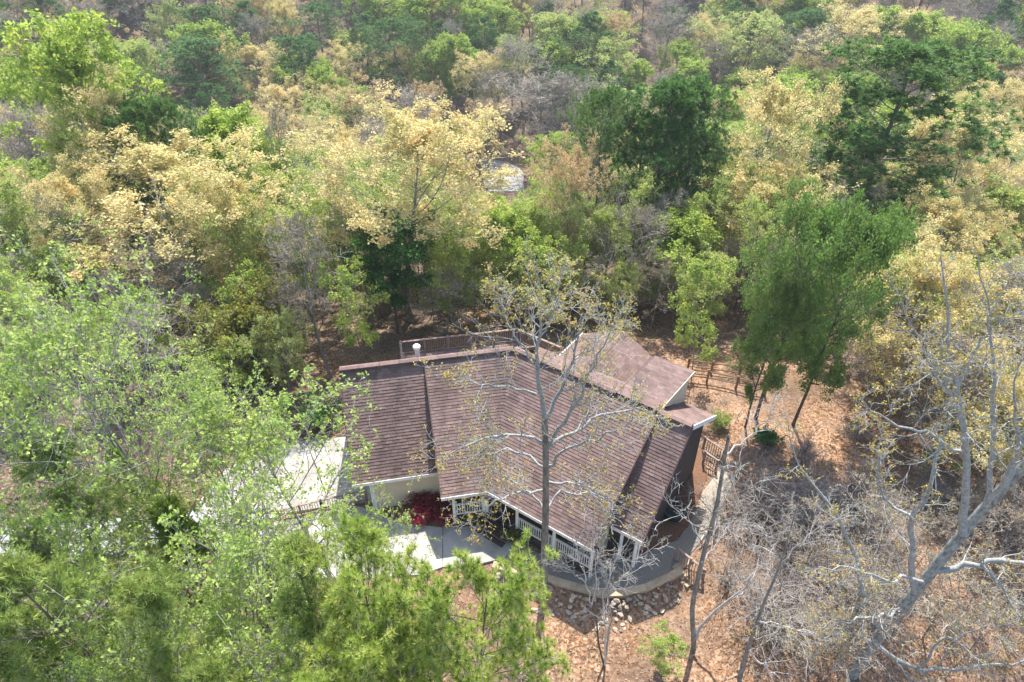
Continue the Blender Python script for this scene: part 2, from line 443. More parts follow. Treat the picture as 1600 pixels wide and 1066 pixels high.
zm = lambda f: ZR - SM * f if f >= 0 else ZR + SB * f
zg = lambda f: ZR - .05 - SG * f if f >= 0 else ZR - .05 + SB * f
A0, A1, A2, A3 = -9.4, -4.93, 8.75, 10.5
FE, GE, BE = 6.1, 4.3, -4.6
main_l = roof_plane('roof', 0, [(A1, 0), (0, 0), (-FE * TAN, FE), (A1, FE)], zm, seed=1)
main_r = roof_plane('roof', 1, [(0, 0), (A2, 0), (A2, FE), (FE * TAN, FE)], zm, seed=2)
back_l = roof_plane('roof', 0, [(A0, BE), (1.4, BE), (1.4, 0), (A0, 0)], lambda f: ZR - .03 + SL * f, seed=3)
back_r = roof_plane('roof', 1, [(-.35, -2.8), (8.6, -2.8), (8.6, 0), (0, 0)], zm, seed=4)
back_e = roof_plane('roof', 1, [(8.62, -4.0), (A3, -4.0), (A3, 0), (8.62, 0)], zg, seed=14)
gar = roof_plane('roof', 0, [(A0, 0), (A1 + .35, 0), (A1 + .35, GE), (A0, GE)], zg, seed=5)
end = roof_plane('roof', 1, [(A2 - .35, 0), (A3, 0), (A3, GE), (A2 - .35, GE)], zg, seed=6)
# shed dormer over the rear slope of the east wing
zd = lambda f: ZR + .10 + .13 * f
dorm = roof_plane('dormer_roof', 1, [(6.45, -4.5), (8.75, -4.5), (8.75, .12), (6.45, .12)], zd, seed=7)
mb = MB(); mb.add([W(1, 8.6, f, z) for f, z in ((-4.3, 3.8), (-.1, 6.8), (-.1, zd(-.1) - .17), (-4.3, zd(-4.3) - .17))] + [W(1, 6.6, f, z) for f, z in ((-4.3, 3.8), (-.1, 6.8), (-.1, zd(-.1) - .17), (-4.3, zd(-4.3) - .17))], [(3, 2, 1, 0), (4, 5, 6, 7), (0, 1, 5, 4), (1, 2, 6, 5), (2, 3, 7, 6), (3, 0, 4, 7)])
hb(mb, 'dormer_wall', 'cream')
mb = MB(); mb.box(W(1, 8.78, .12, zd(.12) - .08), W(1, 8.78, -4.5, zd(-4.5) - .08), .04, .14); hb(mb, 'rake_board', 'cream')
mb = MB(); mb.box(W(1, 6.42, .12, zd(.12) - .08), W(1, 6.42, -4.5, zd(-4.5) - .08), .04, .2); hb(mb, 'rake_board', 'drip')
# rear gabled wing running back from the east wing
zq = 5.75
def rw(a, d, z): return W(1, a, -d, z)
def rear_plane(a_lo, a_hi, z_lo, z_hi, seed):
    rng = random.Random(seed)
    d0, d1 = 1.5, 6.6
    pts = [rw(a_lo, d0, z_lo), rw(a_lo, d1, z_lo), rw(a_hi, d1, z_hi), rw(a_hi, d0, z_hi)]
    n = (pts[1] - pts[0]).cross(pts[3] - pts[0]).normalized()
    if n.z < 0: pts.reverse(); n = -n
    mb = MB(); mb.poly(pts, .15, n); deck = hb(mb, 'roof', 'roof_felt')
    L = math.hypot(a_hi - a_lo, z_hi - z_lo); rows = int(L / .165); sh = MB()
    for r_ in range(rows):
        t0, t1 = r_ / rows, (r_ + 1) / rows; x = d0 - rng.random() * .3
        aa, ab = a_lo + (a_hi - a_lo) * t0, a_lo + (a_hi - a_lo) * t1; za, zb = z_lo + (z_hi - z_lo) * t0, z_lo + (z_hi - z_lo) * t1
        while x < d1:
            w = .36 * rng.uniform(.8, 1.25); x0, x1 = max(x, d0), min(x + w - .008, d1); x += w
            if x1 - x0 < .03: continue
            h = .026; A, B, C, D = rw(aa, x0, za), rw(aa, x1, za), rw(ab, x1, zb), rw(ab, x0, zb)
            sh.add([A + n * .002, B + n * .002, A + n * h, B + n * h, C + n * .004, D + n * .004], [(2, 3, 4, 5), (0, 1, 3, 2), (1, 4, 3), (0, 2, 5)], rng.betavariate(2, 2))
    o = hb(sh, 'shingles', 'shingle', deck); o['kind'] = 'stuff'
rear_plane(.75, 3.5, 4.4, zq, 8); rear_plane(6.15, 3.5, 4.3, zq, 9)
mb = MB(); mb.box(rw(.72, 2.2, 4.33), rw(.72, 6.6, 4.33), .06, .2); hb(mb, 'fascia', 'white')
mb = MB(); mb.hexa([rw(1.1, 2, -1.5), rw(5.9, 2, -1.5), rw(5.9, 6.3, -1.5), rw(1.1, 6.3, -1.5), rw(1.1, 2, 4.38), rw(5.9, 2, 4.38), rw(5.9, 6.3, 4.38), rw(1.1, 6.3, 4.38)]); hb(mb, 'wall', 'cream')

# ridge vents: short butted cap pieces so that each piece is its own
def ridge_caps(k, a0, a1, z, w=.34):
    n = max(1, int(abs(a1 - a0) / .95)); 
    for i in range(n):
        p, q = a0 + (a1 - a0) * (i + .01) / n, a0 + (a1 - a0) * (i + .99) / n
        mb = MB(); zt = z + .14
        for s, sl in ((1, SM), (-1, SB)):
            v = [W(k, p, 0, zt), W(k, q, 0, zt), W(k, q, s * w / 2, zt - .06), W(k, p, s * w / 2, zt - .06)]
            lo = [x - Vector((0, 0, .075)) for x in v]
            mb.add(v + lo, [(0, 1, 2, 3) if s < 0 else (3, 2, 1, 0), (4, 7, 6, 5) if s < 0 else (5, 6, 7, 4), (2, 3, 7, 6), (0, 3, 7, 4), (1, 2, 6, 5)], random.random())
        hb(mb, 'ridge_cap', 'ridge_cap')
ridge_caps(0, A0 - .03, 0, ZR); ridge_caps(1, .05, 6.4, ZR); ridge_caps(1, 8.8, A3, ZR - .05)

# fascia and rake boards, proud of the roof edges
def fascia(k, a0, f0, z0, a1, f1, z1, w=.045, h=.2, name='fascia', mat='white'):
    mb = MB(); mb.box(W(k, a0, f0, z0 - .1), W(k, a1, f1, z1 - .1), w, h); hb(mb, name, mat)
fascia(0, A0, GE + .03, zg(GE), A1 + .0, GE + .03, zg(GE))
fascia(0, A1 - .03, FE + .03, zm(FE), -FE * TAN, FE + .03, zm(FE))
fascia(1, FE * TAN, FE + .03, zm(FE), A2 + .03, FE + .03, zm(FE))
fascia(1, A2 + .06, GE + .03, zg(GE), A3 + .03, GE + .03, zg(GE))
fascia(0, A1 - .03, 0.15, zm(.15), A1 - .03, FE, zm(FE), name='rake_board', mat='drip')
fascia(1, A2 + .03, 0.15, zm(.15), A2 + .03, FE, zm(FE), name='rake_board', mat='drip')
fascia(0, A0 - .03, 0.0, zg(0), A0 - .03, GE, zg(GE), name='rake_board', mat='drip')
fascia(1, A3 + .03, 0.0, zg(0), A3 + .03, GE, zg(GE), name='rake_board', h=.22, mat='drip')
fascia(1, A3 + .03, 0.0, zg(0), A3 + .03, -4.0, zg(-4.0), name='rake_board', h=.26)
# gable frame (white chords seen under the east rake)
for (fa, za, fb, zb) in ((.35, zg(.35) - .55, 3.9, zg(3.9) - .55),):
    mb = MB(); mb.box(W(1, 10.12, fa, za), W(1, 10.12, fb, zb), .05, .16); hb(mb, 'gable_trim', 'white')

# walls: solid bodies just under the roofs
def body(k, a0, a1, prof, mat='cream', name='wall'):
    mb = MB(); n = len(prof)
    v = [W(k, a0, f, z) for f, z in prof] + [W(k, a1, f, z) for f, z in prof]
    mb.add(v, [tuple(range(n)), tuple(range(2 * n - 1, n - 1, -1))] + [(i, i + n, (i + 1) % n + n, (i + 1) % n) for i in range(n)])
    return hb(mb, name, mat)
pm = [(-4.2, -1.6), (4.3, -1.6), (4.3, zm(4.3) - .26), (0, ZR - .28), (-4.2, ZR - 4.2 * SL - .3)]
body(0, A1 + .3, .6, pm)
pm2 = pm[:4] + [(-2.5, zm(-2.5) - .26), (-2.5, -1.6)]
body(1, -.2, A2 - .3, pm2[1:])
pg = [(-4.2, -1.6), (3.85, -1.6), (3.85, zg(3.85) - .3), (0, ZR - .4), (-4.2, ZR - 4.2 * SL - .36)]
body(0, A0 + 1.0, A1 + .32, pg)
pe = [(-3.7, -1.6), (3.6, -1.6), (3.6, zg(3.6) - .3), (0, ZR - .4), (-3.7, zm(-3.7) - .32)]
gable_wall = body(1, A2 - .32, A3 - .42, pe, 'siding')
# soffit corner trim and front windows
mb = MB(); mb.box(W(0, A0 + .98, 3.87, 0), W(0, A0 + .98, 3.87, 2.85), .14, .14); hb(mb, 'corner_board', 'white')
mb = MB(); mb.box(W(0, A1 + .22, 3.9, 0), W(0, A1 + .22, 3.9, 2.9), .12, .12); hb(mb, 'corner_board', 'white')
def window(k, a, f, z, w, h, nf):
    """nf: +1 looks along +f, 0 looks along +a"""
    def P(s, d, zz): return W(k, a + s, f + d, zz) if nf else W(k, a + d, f + s, zz)
    mb = MB()
    for (s0, s1, z0, z1) in ((-w / 2 - .09, -w / 2, z - .09, z + h + .09), (w / 2, w / 2 + .09, z - .09, z + h + .09), (-w / 2, w / 2, z + h, z + h + .09), (-w / 2, w / 2, z - .09, z), (-.02, .02, z, z + h), (-w / 2, w / 2, z + h / 2 - .02, z + h / 2 + .02)):
        d1 = .05 if abs(s1 - s0) > .05 and abs(z1 - z0) > .05 else .03
        mb.hexa([P(s0, 0, z0), P(s1, 0, z0), P(s1, d1, z0), P(s0, d1, z0), P(s0, 0, z1), P(s1, 0, z1), P(s1, d1, z1), P(s0, d1, z1)])
    fr = hb(mb, 'window', 'white')
    mb = MB(); mb.hexa([P(-w / 2, 0, z), P(w / 2, 0, z), P(w / 2, .012, z), P(-w / 2, .012, z), P(-w / 2, 0, z + h), P(w / 2, 0, z + h), P(w / 2, .012, z + h), P(-w / 2, .012, z + h)])
    o = hb(mb, 'pane', 'glass', fr)
window(1, 5.6, 4.3, 1.5, 1.1, 1.5, 1); window(1, 7.6, 4.3, 1.5, 1.1, 1.5, 1); window(0, -3.7, 4.3, 1.5, .9, 1.4, 1)

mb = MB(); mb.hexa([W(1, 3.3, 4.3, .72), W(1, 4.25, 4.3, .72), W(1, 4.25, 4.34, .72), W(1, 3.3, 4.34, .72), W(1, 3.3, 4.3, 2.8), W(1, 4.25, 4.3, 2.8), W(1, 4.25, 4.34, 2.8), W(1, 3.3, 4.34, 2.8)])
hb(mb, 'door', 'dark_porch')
# garage door on the west gable
gd = None
for i in range(4):
    mb = MB(); z0 = .05 + i * .56; a = A0 + 1.0
    mb.hexa([W(0, a - .04, -2.9, z0), W(0, a, -2.9, z0), W(0, a, 1.9, z0), W(0, a - .04, 1.9, z0), W(0, a - .04, -2.9, z0 + .53), W(0, a, -2.9, z0 + .53), W(0, a, 1.9, z0 + .53), W(0, a - .04, 1.9, z0 + .53)])
    hb(mb, 'garage_door_panel', 'white')
# gutters' downpipes
for k, a, f, zt in ((0, A0 + .86, 3.98, 2.75), (1, 10.2, 3.75, 2.75)):
    mb = MB(); p_ = W(k, a, f, 0); mb.tube([(p_.x, p_.y, .1), (p_.x, p_.y, zt)], .04, 8); hb(mb, 'downpipe', 'white')

# vent pipe on the ridge of the west wing
mb = MB(); pv = W(0, -5.25, -1.1, 0); mb.tube([(pv.x, pv.y, 5.8), (pv.x, pv.y, 7.05)], .13, 12); vp = hb(mb, 'flue_pipe', 'metal')
mb = MB(); mb.tube([(pv.x, pv.y, 7.0), (pv.x, pv.y, 7.14), (pv.x, pv.y, 7.24)], [.21, .21, .10], 12); hb(mb, 'flue_cap', 'white', vp)

# front porch
zp = .62
def boards(name, k, a0, a1, f0, f1, z, bw, mat, along_a=True, th=.04, gap=.012):
    n = int(round(((f1 - f0) if along_a else (a1 - a0)) / bw)); meshes = 0
    for i in range(n):
        mb = MB()
        if along_a:
            p, q = f0 + (f1 - f0) * i / n, f0 + (f1 - f0) * (i + 1) / n - gap
            mb.poly([W(k, a0, p, z), W(k, a0, q, z), W(k, a1, q, z), W(k, a1, p, z)], th)
        else:
            p, q = a0 + (a1 - a0) * i / n, a0 + (a1 - a0) * (i + 1) / n - gap
            mb.poly([W(k, p, f0, z), W(k, p, f1, z), W(k, q, f1, z), W(k, q, f0, z)], th)
        hb(mb, 'board', mat)
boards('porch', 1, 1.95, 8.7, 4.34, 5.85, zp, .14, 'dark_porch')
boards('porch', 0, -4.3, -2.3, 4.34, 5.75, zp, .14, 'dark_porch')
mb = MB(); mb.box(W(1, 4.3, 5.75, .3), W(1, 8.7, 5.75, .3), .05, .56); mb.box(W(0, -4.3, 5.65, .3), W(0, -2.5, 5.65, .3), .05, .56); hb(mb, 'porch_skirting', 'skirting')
for i in range(3):
    z = zp - .17 * (i + 1); f = 5.85 + .34 * i
    mb = MB(); mb.poly([W(1, 2.3, f + .35, z), W(1, 4.05, f + .35, z), W(1, 4.05, f + .01, z), W(1, 2.3, f + .01, z)], .05); 
    mb.box(W(1, 2.3, f + .02, z - .07), W(1, 4.05, f + .02, z - .07), .03, .13) if i < 3 else None
    hb(mb, 'porch_step', 'dark_porch')
def post(p, z0, z1, w=.15, mat='white'):
    mb = MB(); mb.box((p.x, p.y, z0), (p.x, p.y, z1), w, w); return hb(mb, 'porch_post', mat)
ze = zm(5.7) - .2
for k, a, f in ((1, 4.2, 5.72), (1, 6.45, 5.72), (1, 8.62, 5.72), (0, -4.3, 5.6), (1, 10.1, 3.95), (1, 9.3, 3.95)):
    post(W(k, a, f), 0 if f > 4 else 0, (zm(f) if k == 0 or a < 9 else zg(f)) - .2)
def railing(p, q, z0, h, mat, root, prefix='', spacing=.125, bt=.035, cap=.10, posts=(), postw=.1, iroot=None, ext=0):
    """rails, and each baluster an object of its own"""
    p, q = Vector(p), Vector(q); L = (q - p).length; d = (q - p) / L
    def put(mb, name):
        o = mb.build(name, M[mat], root); o.matrix_parent_inverse = iroot if iroot is not None else Matrix.Identity(4); return o
    mb = MB(); mb.box(p + Vector((0, 0, z0 + h)), q + Vector((0, 0, z0 + h)), cap, .05); put(mb, 'top_rail')
    mb = MB(); mb.box(p + Vector((0, 0, z0 + .12)), q + Vector((0, 0, z0 + .12)), .05, .07); put(mb, 'bottom_rail')
    n = int(L / spacing); me = None
    for i in range(n):
        t = (i + .5) / n; c = p + (q - p) * t
        if me is None:
            mb = MB(); mb.box((0, 0, .155), (0, 0, h - .025), bt, bt); me = mb.mesh('baluster', M[mat])
        o = link('baluster', me, root); o.matrix_parent_inverse = iroot if iroot is not None else Matrix.Identity(4)
        o.location = (c.x, c.y, z0 + c.z); o.rotation_euler.z = math.atan2(d.y, d.x)
    for t in posts:
        c = p + (q - p) * t; mb = MB(); mb.box((c.x, c.y, c.z + z0 - ext), (c.x, c.y, c.z + z0 + h + .08), postw, postw); put(mb, 'post')
for (k, a, f), (k2, a2, f2) in (((1, 4.28, 5.72), (1, 6.37, 5.72)), ((1, 6.53, 5.72), (1, 8.55, 5.72)), ((0, -4.2, 5.6), (0, -2.75, 5.6)), ((0, -2.7, 5.5), (1, 2.25, 5.75))):
    railing(W(k, a, f), W(k2, a2, f2), zp, .88, 'white', house, iroot=IH)
post(W(0, -2.72, 5.58), 0, zp + 1.0, .12); post(W(1, 2.3, 5.75), 0, zp + 1.0, .12)

# rear deck
zdk = .85
dA, dB, dC = Vector((-7.6, 37.1, 0)), Vector((.36, 38.6, 0)), Vector((3.3, 36.5, 0))
dn = Vector((.19, -.98, 0)); 
nb = 26
for i in range(nb):
    mb = MB(); p, q = dA + dn * (.14 * i), dB + dn * (.14 * i)
    mb.poly([Vector((p.x, p.y, zdk)), Vector((p.x, p.y, zdk)) + dn * .125, Vector((q.x, q.y, zdk)) + dn * .125, Vector((q.x, q.y, zdk))], .04); hb(mb, 'deck_board', 'rail_brown')
mb = MB(); mb.poly([Vector((dB.x, dB.y, zdk - .005)), dB + dn * 3.6 + Vector((0, 0, zdk - .005)), Vector((2.0, 34.2, zdk - .005)), Vector((dC.x, dC.y, zdk - .005))], .05); hb(mb, 'deck_corner', 'rail_brown')
iH = IH
railing(dA, dB, zdk, 1.1, 'rail_brown', house, posts=(0, .2, .4, .6, .8, 1), cap=.16, iroot=IH, ext=2.2, postw=.13)
railing(dB, dC, zdk, 1.1, 'rail_brown', house, posts=(.5, 1), cap=.16, iroot=IH, ext=2.2, postw=.13)
pp = dA + dn * 3.3
railing(dA, pp, zdk, 1.1, 'rail_brown', house, cap=.16, iroot=IH)

# ------------------------------------------------------------------ yard structures
rw_root = empty('retaining_wall', WALL_PTS[4]); tag(rw_root, 'curved tan retaining wall edging the grey gravel bed before the porch', 'wall')
for i in range(len(WALL_PTS) - 1):
    p, q = WALL_PTS[i], WALL_PTS[i + 1]; d = (q - p).normalized()
    mb = MB(); mb.box(Vector((p.x, p.y, -.42)) + d * .005, Vector((q.x, q.y, -.42)) - d * .005 + d * .04, .3, 1.1)
    o = mb.build('wall_timber', M['timber'], rw_root); o.matrix_parent_inverse = Matrix.Translation(-WALL_PTS[4])
    mb = MB(); mb.box(Vector((p.x, p.y, .16)) + d * .005, Vector((q.x, q.y, .16)) - d * .005, .38, .06)
    o = mb.build('wall_cap', M['timber'], rw_root); o.matrix_parent_inverse = Matrix.Translation(-WALL_PTS[4])
# two timber steps at the east end of the wall
ys_root = empty('yard_steps', at(1072, 892, 0)); tag(ys_root, 'three tan timber steps beside the brown railing at the wall end', 'steps')
for i in range(3):
    c = at(1068 + 9 * i, 884 + 8 * i, 0) ; mb = MB(); z = .12 - .2 * i
    mb.box(Vector((c.x - .55, c.y - .3, z - .2)), Vector((c.x + .45, c.y + .35, z - .2)), .36, .4)
    o = mb.build('step', M['timber'], ys_root); o.matrix_parent_inverse = Matrix.Translation(-Vector(ys_root.location))
def rail_thing(name, label, cat, segs, z0, h, mat, **kw):
    r = empty(name, segs[0][0]); tag(r, label, cat)
    for p, q in segs: railing(p, q, z0, h, mat, r, iroot=Matrix.Translation(-Vector(segs[0][0])), **kw)
    return r
rail_thing('yard_railing', 'brown wooden railing beside the tan timber steps', 'railing', [(at(1054, 876, 0), at(1098, 905, -.2) + Vector((0, 0, -.3)))], 0.1, .95, 'rail_brown', posts=(0, .5, 1), spacing=.14, ext=.6)
rail_thing('garden_stair_railing', 'dark stair railing beside the shaded east gable', 'railing', [(at(1098, 702, .1), at(1128, 722, 0)), (at(1098, 724, .1), at(1118, 738, 0))], 0.0, .95, 'rail_brown', posts=(0, 1), spacing=.14)
rail_thing('driveway_railing', 'long brown slatted railing along the pale driveway edge', 'railing', [(at(438, 816, 0), at(505, 800, 0)), (at(505, 800, 0), at(574, 784, 0))], 0.05, .9, 'rail_brown', posts=(0, .5, 1), spacing=.13, ext=.1)
for i, (pts, lab) in enumerate((([(1064, 590), (1105, 594), (1150, 606), (1195, 617)], 'brown split rail fence behind the orange yard, rail line nearer the house'), ([(1075, 575), (1112, 578), (1155, 586), (1200, 596)], 'brown split rail fence behind the orange yard, rail line nearer the woods'))):
    P = [at(u, v, 0) for u, v in pts]; P = [Vector((p.x, p.y, gz(p.x, p.y))) for p in P]
    fr = empty('rail_fence', P[0]); tag(fr, lab, 'fence'); inv = Matrix.Translation(-P[0])
    for p in P:
        mb = MB(); mb.box(p + Vector((0, 0, -.2)), p + Vector((0, 0, 1.15)), .12, .12); mb.build('fence_post', M['fence_wood'], fr).matrix_parent_inverse = inv
    for p, q in zip(P, P[1:]):
        for h in (.45, .95):
            mb = MB(); mb.tube([p + Vector((0, 0, h)), q + Vector((0, 0, h + .03))], .055, 6); mb.build('fence_rail', M['fence_wood'], fr).matrix_parent_inverse = inv
# round teal tub against the east gable
tp = at(1052, 800, .3); tub = empty('round_tub', (tp.x, tp.y, 0)); tag(tub, 'dark round tub with teal rim beside the shaded east gable', 'tub')
mb = MB(); mb.tube([(0, 0, 0), (0, 0, .55)], [.5, .6], 20); mb.build('tub_body', M['rubber'], tub)
mb = MB(); mb.tube([(.6 * math.cos(t), .6 * math.sin(t), .57) for t in np.linspace(0, 6.283, 25)], .05, 6); mb.build('tub_rim', M['teal'], tub)

# riprap bank under the retaining wall
rock_bank = empty('rock_bank', WALL_PTS[4]); tag(rock_bank, kind='structure')
def stone_mesh(seed):
    rng = np.random.default_rng(seed); import bmesh
    bm = bmesh.new(); bmesh.ops.create_icosphere(bm, subdivisions=1, radius=1)
    for v in bm.verts:
        k = 1 + rng.normal(0, .16); v.co = Vector((v.co.x * k, v.co.y * k * .8, v.co.z * k * .6))
    me = bpy.data.meshes.new('stone'); bm.to_mesh(me); bm.free(); me.materials.append(M['stone'])
    a = me.attributes.new('tint', 'FLOAT', 'POINT'); t = rng.random(); a.data.foreach_set('value', np.full(len(me.vertices), t, np.float32)); return me
SM_ = [stone_mesh(i) for i in range(10)]
rr = random.Random(4); inv = Matrix.Translation(-WALL_PTS[4])
for i in range(170):
    t = rr.random() * (len(WALL_PTS) - 1.001); j = int(t); p = WALL_PTS[j].lerp(WALL_PTS[j + 1], t - j)
    off = .3 + rr.random() ** 1.3 * (1.25 if j < 5 else .8)
    x, y = p.x + rr.uniform(-.1, .1), p.y - off; s = rr.uniform(.05, .16)
    o = link('stone', SM_[rr.randrange(10)], rock_bank); o.matrix_parent_inverse = inv
    o.location = (x, y, gz(x, y) + s * .3 + (.1 if off < .6 else 0)); o.scale = (s * rr.uniform(.9, 1.4), s, s); o.rotation_euler = (rr.uniform(-.5, .5), rr.uniform(-.5, .5), rr.uniform(0, 6))
# ------------------------------------------------------------------ plant builder
def nrm(v): return v / np.maximum(np.linalg.norm(v, axis=-1, keepdims=True), 1e-9)
class Plant:
    def __init__(s, seed):
        s.g = np.random.default_rng(seed); s.tubes = {0: [], 1: []}; s.leaf = []
    def grow(s, S, D, L, r0, r1, n, wob, trop=0.0, droop=0.0):
        """grows a level of branches: start points, directions, lengths -> poly-lines (N, n, 3)"""
        S = np.atleast_2d(S).astype(float); D = nrm(np.atleast_2d(D).astype(float)); k = len(S)
        L = np.broadcast_to(L, (k,)).astype(float); r0 = np.broadcast_to(r0, (k,)); r1 = np.broadcast_to(r1, (k,))
        P = [S]; step = (L / (n - 1))[:, None]
        for i in range(n - 1):
            D = nrm(D + s.g.normal(0, wob, (k, 3)) + np.array([0, 0, trop - droop * i / n])); P.append(P[-1] + D * step)
        P = np.stack(P, 1); t = np.linspace(0, 1, n)
        return P, r0[:, None] + (r1 - r0)[:, None] * t
    def tube(s, P, Rr, k, part): s.tubes[part].append((P, Rr, k))
    def kids(s, P, Rr, m, t0, t1, ang, asd, lenf, roll=True):
        """m children along each branch: (starts, dirs, radii, t, parent index)"""
        N_, n, _ = P.shape
        t = t0 + (t1 - t0) * (np.arange(m)[None, :] + s.g.random((N_, m))) / m
        x = t * (n - 1); i = np.minimum(x.astype(int), n - 2); f = (x - i)[..., None]; r = np.arange(N_)[:, None]
        A, B = P[r, i], P[r, i + 1]; S = A + (B - A) * f; T = nrm(B - A)
        rad = Rr[r, i] * (1 - f[..., 0]) + Rr[r, i + 1] * f[..., 0]
        az = s.g.random((N_, 1)) * 6.283 + np.arange(m)[None, :] * 2.39996 + s.g.normal(0, .35, (N_, m))
        ref = np.where(np.abs(T[..., 2:3]) > .93, np.array([1.0, 0, 0]), np.array([0, 0, 1.0]))
        U = nrm(np.cross(T, ref)); V_ = np.cross(T, U)
        a = np.radians(np.clip(s.g.normal(ang, asd, (N_, m)), 8, 100))[..., None]
        D = T * np.cos(a) + (U * np.cos(az)[..., None] + V_ * np.sin(az)[..., None]) * np.sin(a)
        par = np.repeat(np.arange(N_), m)
        return S.reshape(-1, 3), D.reshape(-1, 3), rad.ravel(), t.ravel(), par
    def along(s, P, m, t0=.3, t1=1.0, jit=0.0):
        N_, n, _ = P.shape; t = t0 + (t1 - t0) * s.g.random((N_, m)); x = t * (n - 1); i = np.minimum(x.astype(int), n - 2); f = (x - i)[..., None]; r = np.arange(N_)[:, None]
        Q = P[r, i] + (P[r, i + 1] - P[r, i]) * f; T = nrm(P[r, i + 1] - P[r, i])
        Q = Q + s.g.normal(0, 1, Q.shape) * jit
        return Q.reshape(-1, 3), T.reshape(-1, 3)
    def leaves(s, C, per, size, spread, mat=1, flat=.0, aspect=.62, up=0.0):
        """clumps of rhombic leaves around the centres C; every clump has one random tint"""
        g = s.g; M_ = len(C) * per
        tint = np.repeat(g.random(len(C)), per) * .7 + g.random(M_) * .3
        c = np.repeat(C, per, 0) + g.normal(0, spread, (M_, 3)) + np.array([0, 0, up])
        nrml = nrm(g.normal(0, 1, (M_, 3)) + np.array([0, 0, flat])); a = nrm(np.cross(nrml, g.normal(0, 1, (M_, 3)))); b = np.cross(nrml, a)
        sz = (size * g.uniform(.65, 1.35, M_))[:, None]
        V_ = np.stack([c - a * sz, c - b * sz * aspect + nrml * sz * .12, c + a * sz, c + b * sz * aspect + nrml * sz * .12], 1).reshape(-1, 3)
        s.leaf.append((V_, np.repeat(tint, 4), mat, 4))
    def needles(s, C, T, per, length, width, cone=1.0, mat=1, bend=0.0):
        """tufts of needles: thin triangles fanning round the twig direction"""
        g = s.g; M_ = len(C) * per; tint = np.repeat(g.random(len(C)), per) * .75 + g.random(M_) * .25
        c = np.repeat(C, per, 0); t = np.repeat(T, per, 0)
        d = nrm(t * g.uniform(.15, 1.0, (M_, 1)) + nrm(g.normal(0, 1, (M_, 3))) * cone); w = nrm(np.cross(d, g.normal(0, 1, (M_, 3))))
        ln = (length * g.uniform(.7, 1.15, M_))[:, None]
        tip = c + d * ln - np.array([0, 0, 1.0]) * bend * ln
        base = c + d * ln * .08
        V_ = np.stack([base - w * width, base + w * width, tip], 1).reshape(-1, 3)
        s.leaf.append((V_, np.repeat(tint, 3), mat, 3))
    def mesh(s, name, part, mats, with_leaf):
        Vs, Qs, Ts, qm, tm, ti, off = [], [], [], [], [], [], 0; smq = []
        for P, Rr, k in s.tubes[part]:
            N_, n, _ = P.shape
            T = np.empty_like(P); T[:, 1:-1] = P[:, 2:] - P[:, :-2]; T[:, 0] = P[:, 1] - P[:, 0]; T[:, -1] = P[:, -1] - P[:, -2]; T = nrm(T)
            ref = nrm(P[:, -1] - P[:, 0]); ref = np.where(np.abs(ref[:, 2:3]) > .8, np.array([.96, .28, 0]), np.array([.1, .05, 1.0]))
            U = nrm(np.cross(T, ref[:, None, :])); W_ = np.cross(T, U)
            th = np.arange(k) * 2 * math.pi / k
            ring = P[:, :, None, :] + (U[:, :, None, :] * np.cos(th)[:, None] + W_[:, :, None, :] * np.sin(th)[:, None]) * Rr[:, :, None, None]
            Vs.append(ring.reshape(-1, 3)); ti.append(np.repeat(s.g.random(N_), n * k))
            i = np.arange(n - 1)[:, None] * k; j = np.arange(k)[None, :]
            q = np.stack([i + j, i + (j + 1) % k, i + k + (j + 1) % k, i + k + j], -1).reshape(-1, 4)
            q = (q[None] + (np.arange(N_) * n * k)[:, None, None]).reshape(-1, 4) + off
            Qs.append(q); qm.append(np.zeros(len(q))); smq.append(np.ones(len(q), bool)); off += N_ * n * k
        smt = []
        if with_leaf:
            for V_, t, mat, k in s.leaf:
                Vs.append(V_); ti.append(t); idx = np.arange(len(V_)).reshape(-1, k) + off; off += len(V_)
                if k == 4: Qs.append(idx); qm.append(np.full(len(idx), mat)); smq.append(np.zeros(len(idx), bool))
                else: Ts.append(idx); tm.append(np.full(len(idx), mat)); smt.append(np.zeros(len(idx), bool))
        cat = lambda l, sh: np.concatenate(l) if l else np.zeros(sh)
        return mesh_np(name, np.concatenate(Vs), cat(Qs, (0, 4)), cat(Ts, (0, 3)), [M[m] for m in mats], cat(qm, 0), cat(tm, 0), np.concatenate(ti), (cat(smq, 0).astype(bool), cat(smt, 0).astype(bool)))

LIB = {}    # species -> list of (trunk mesh, crown mesh, height, width)
def finish(p, sp, trunk_mat, mats, H, Wd):
    tr = p.mesh(sp + '_trunk', 0, [trunk_mat], False); cr = p.mesh(sp + '_crown', 1, mats, True)
    # measured size, so that copies can be scaled to what is wanted
    co = np.empty(len(cr.vertices) * 3, np.float32); cr.vertices.foreach_get('co', co); co = co.reshape(-1, 3)
    h = np.percentile(co[:, 2], 99.7); w = np.percentile(co[:, 0], 98.5) - np.percentile(co[:, 0], 1.5)
    LIB.setdefault(sp, []).append((tr, cr, float(h), float(w)))

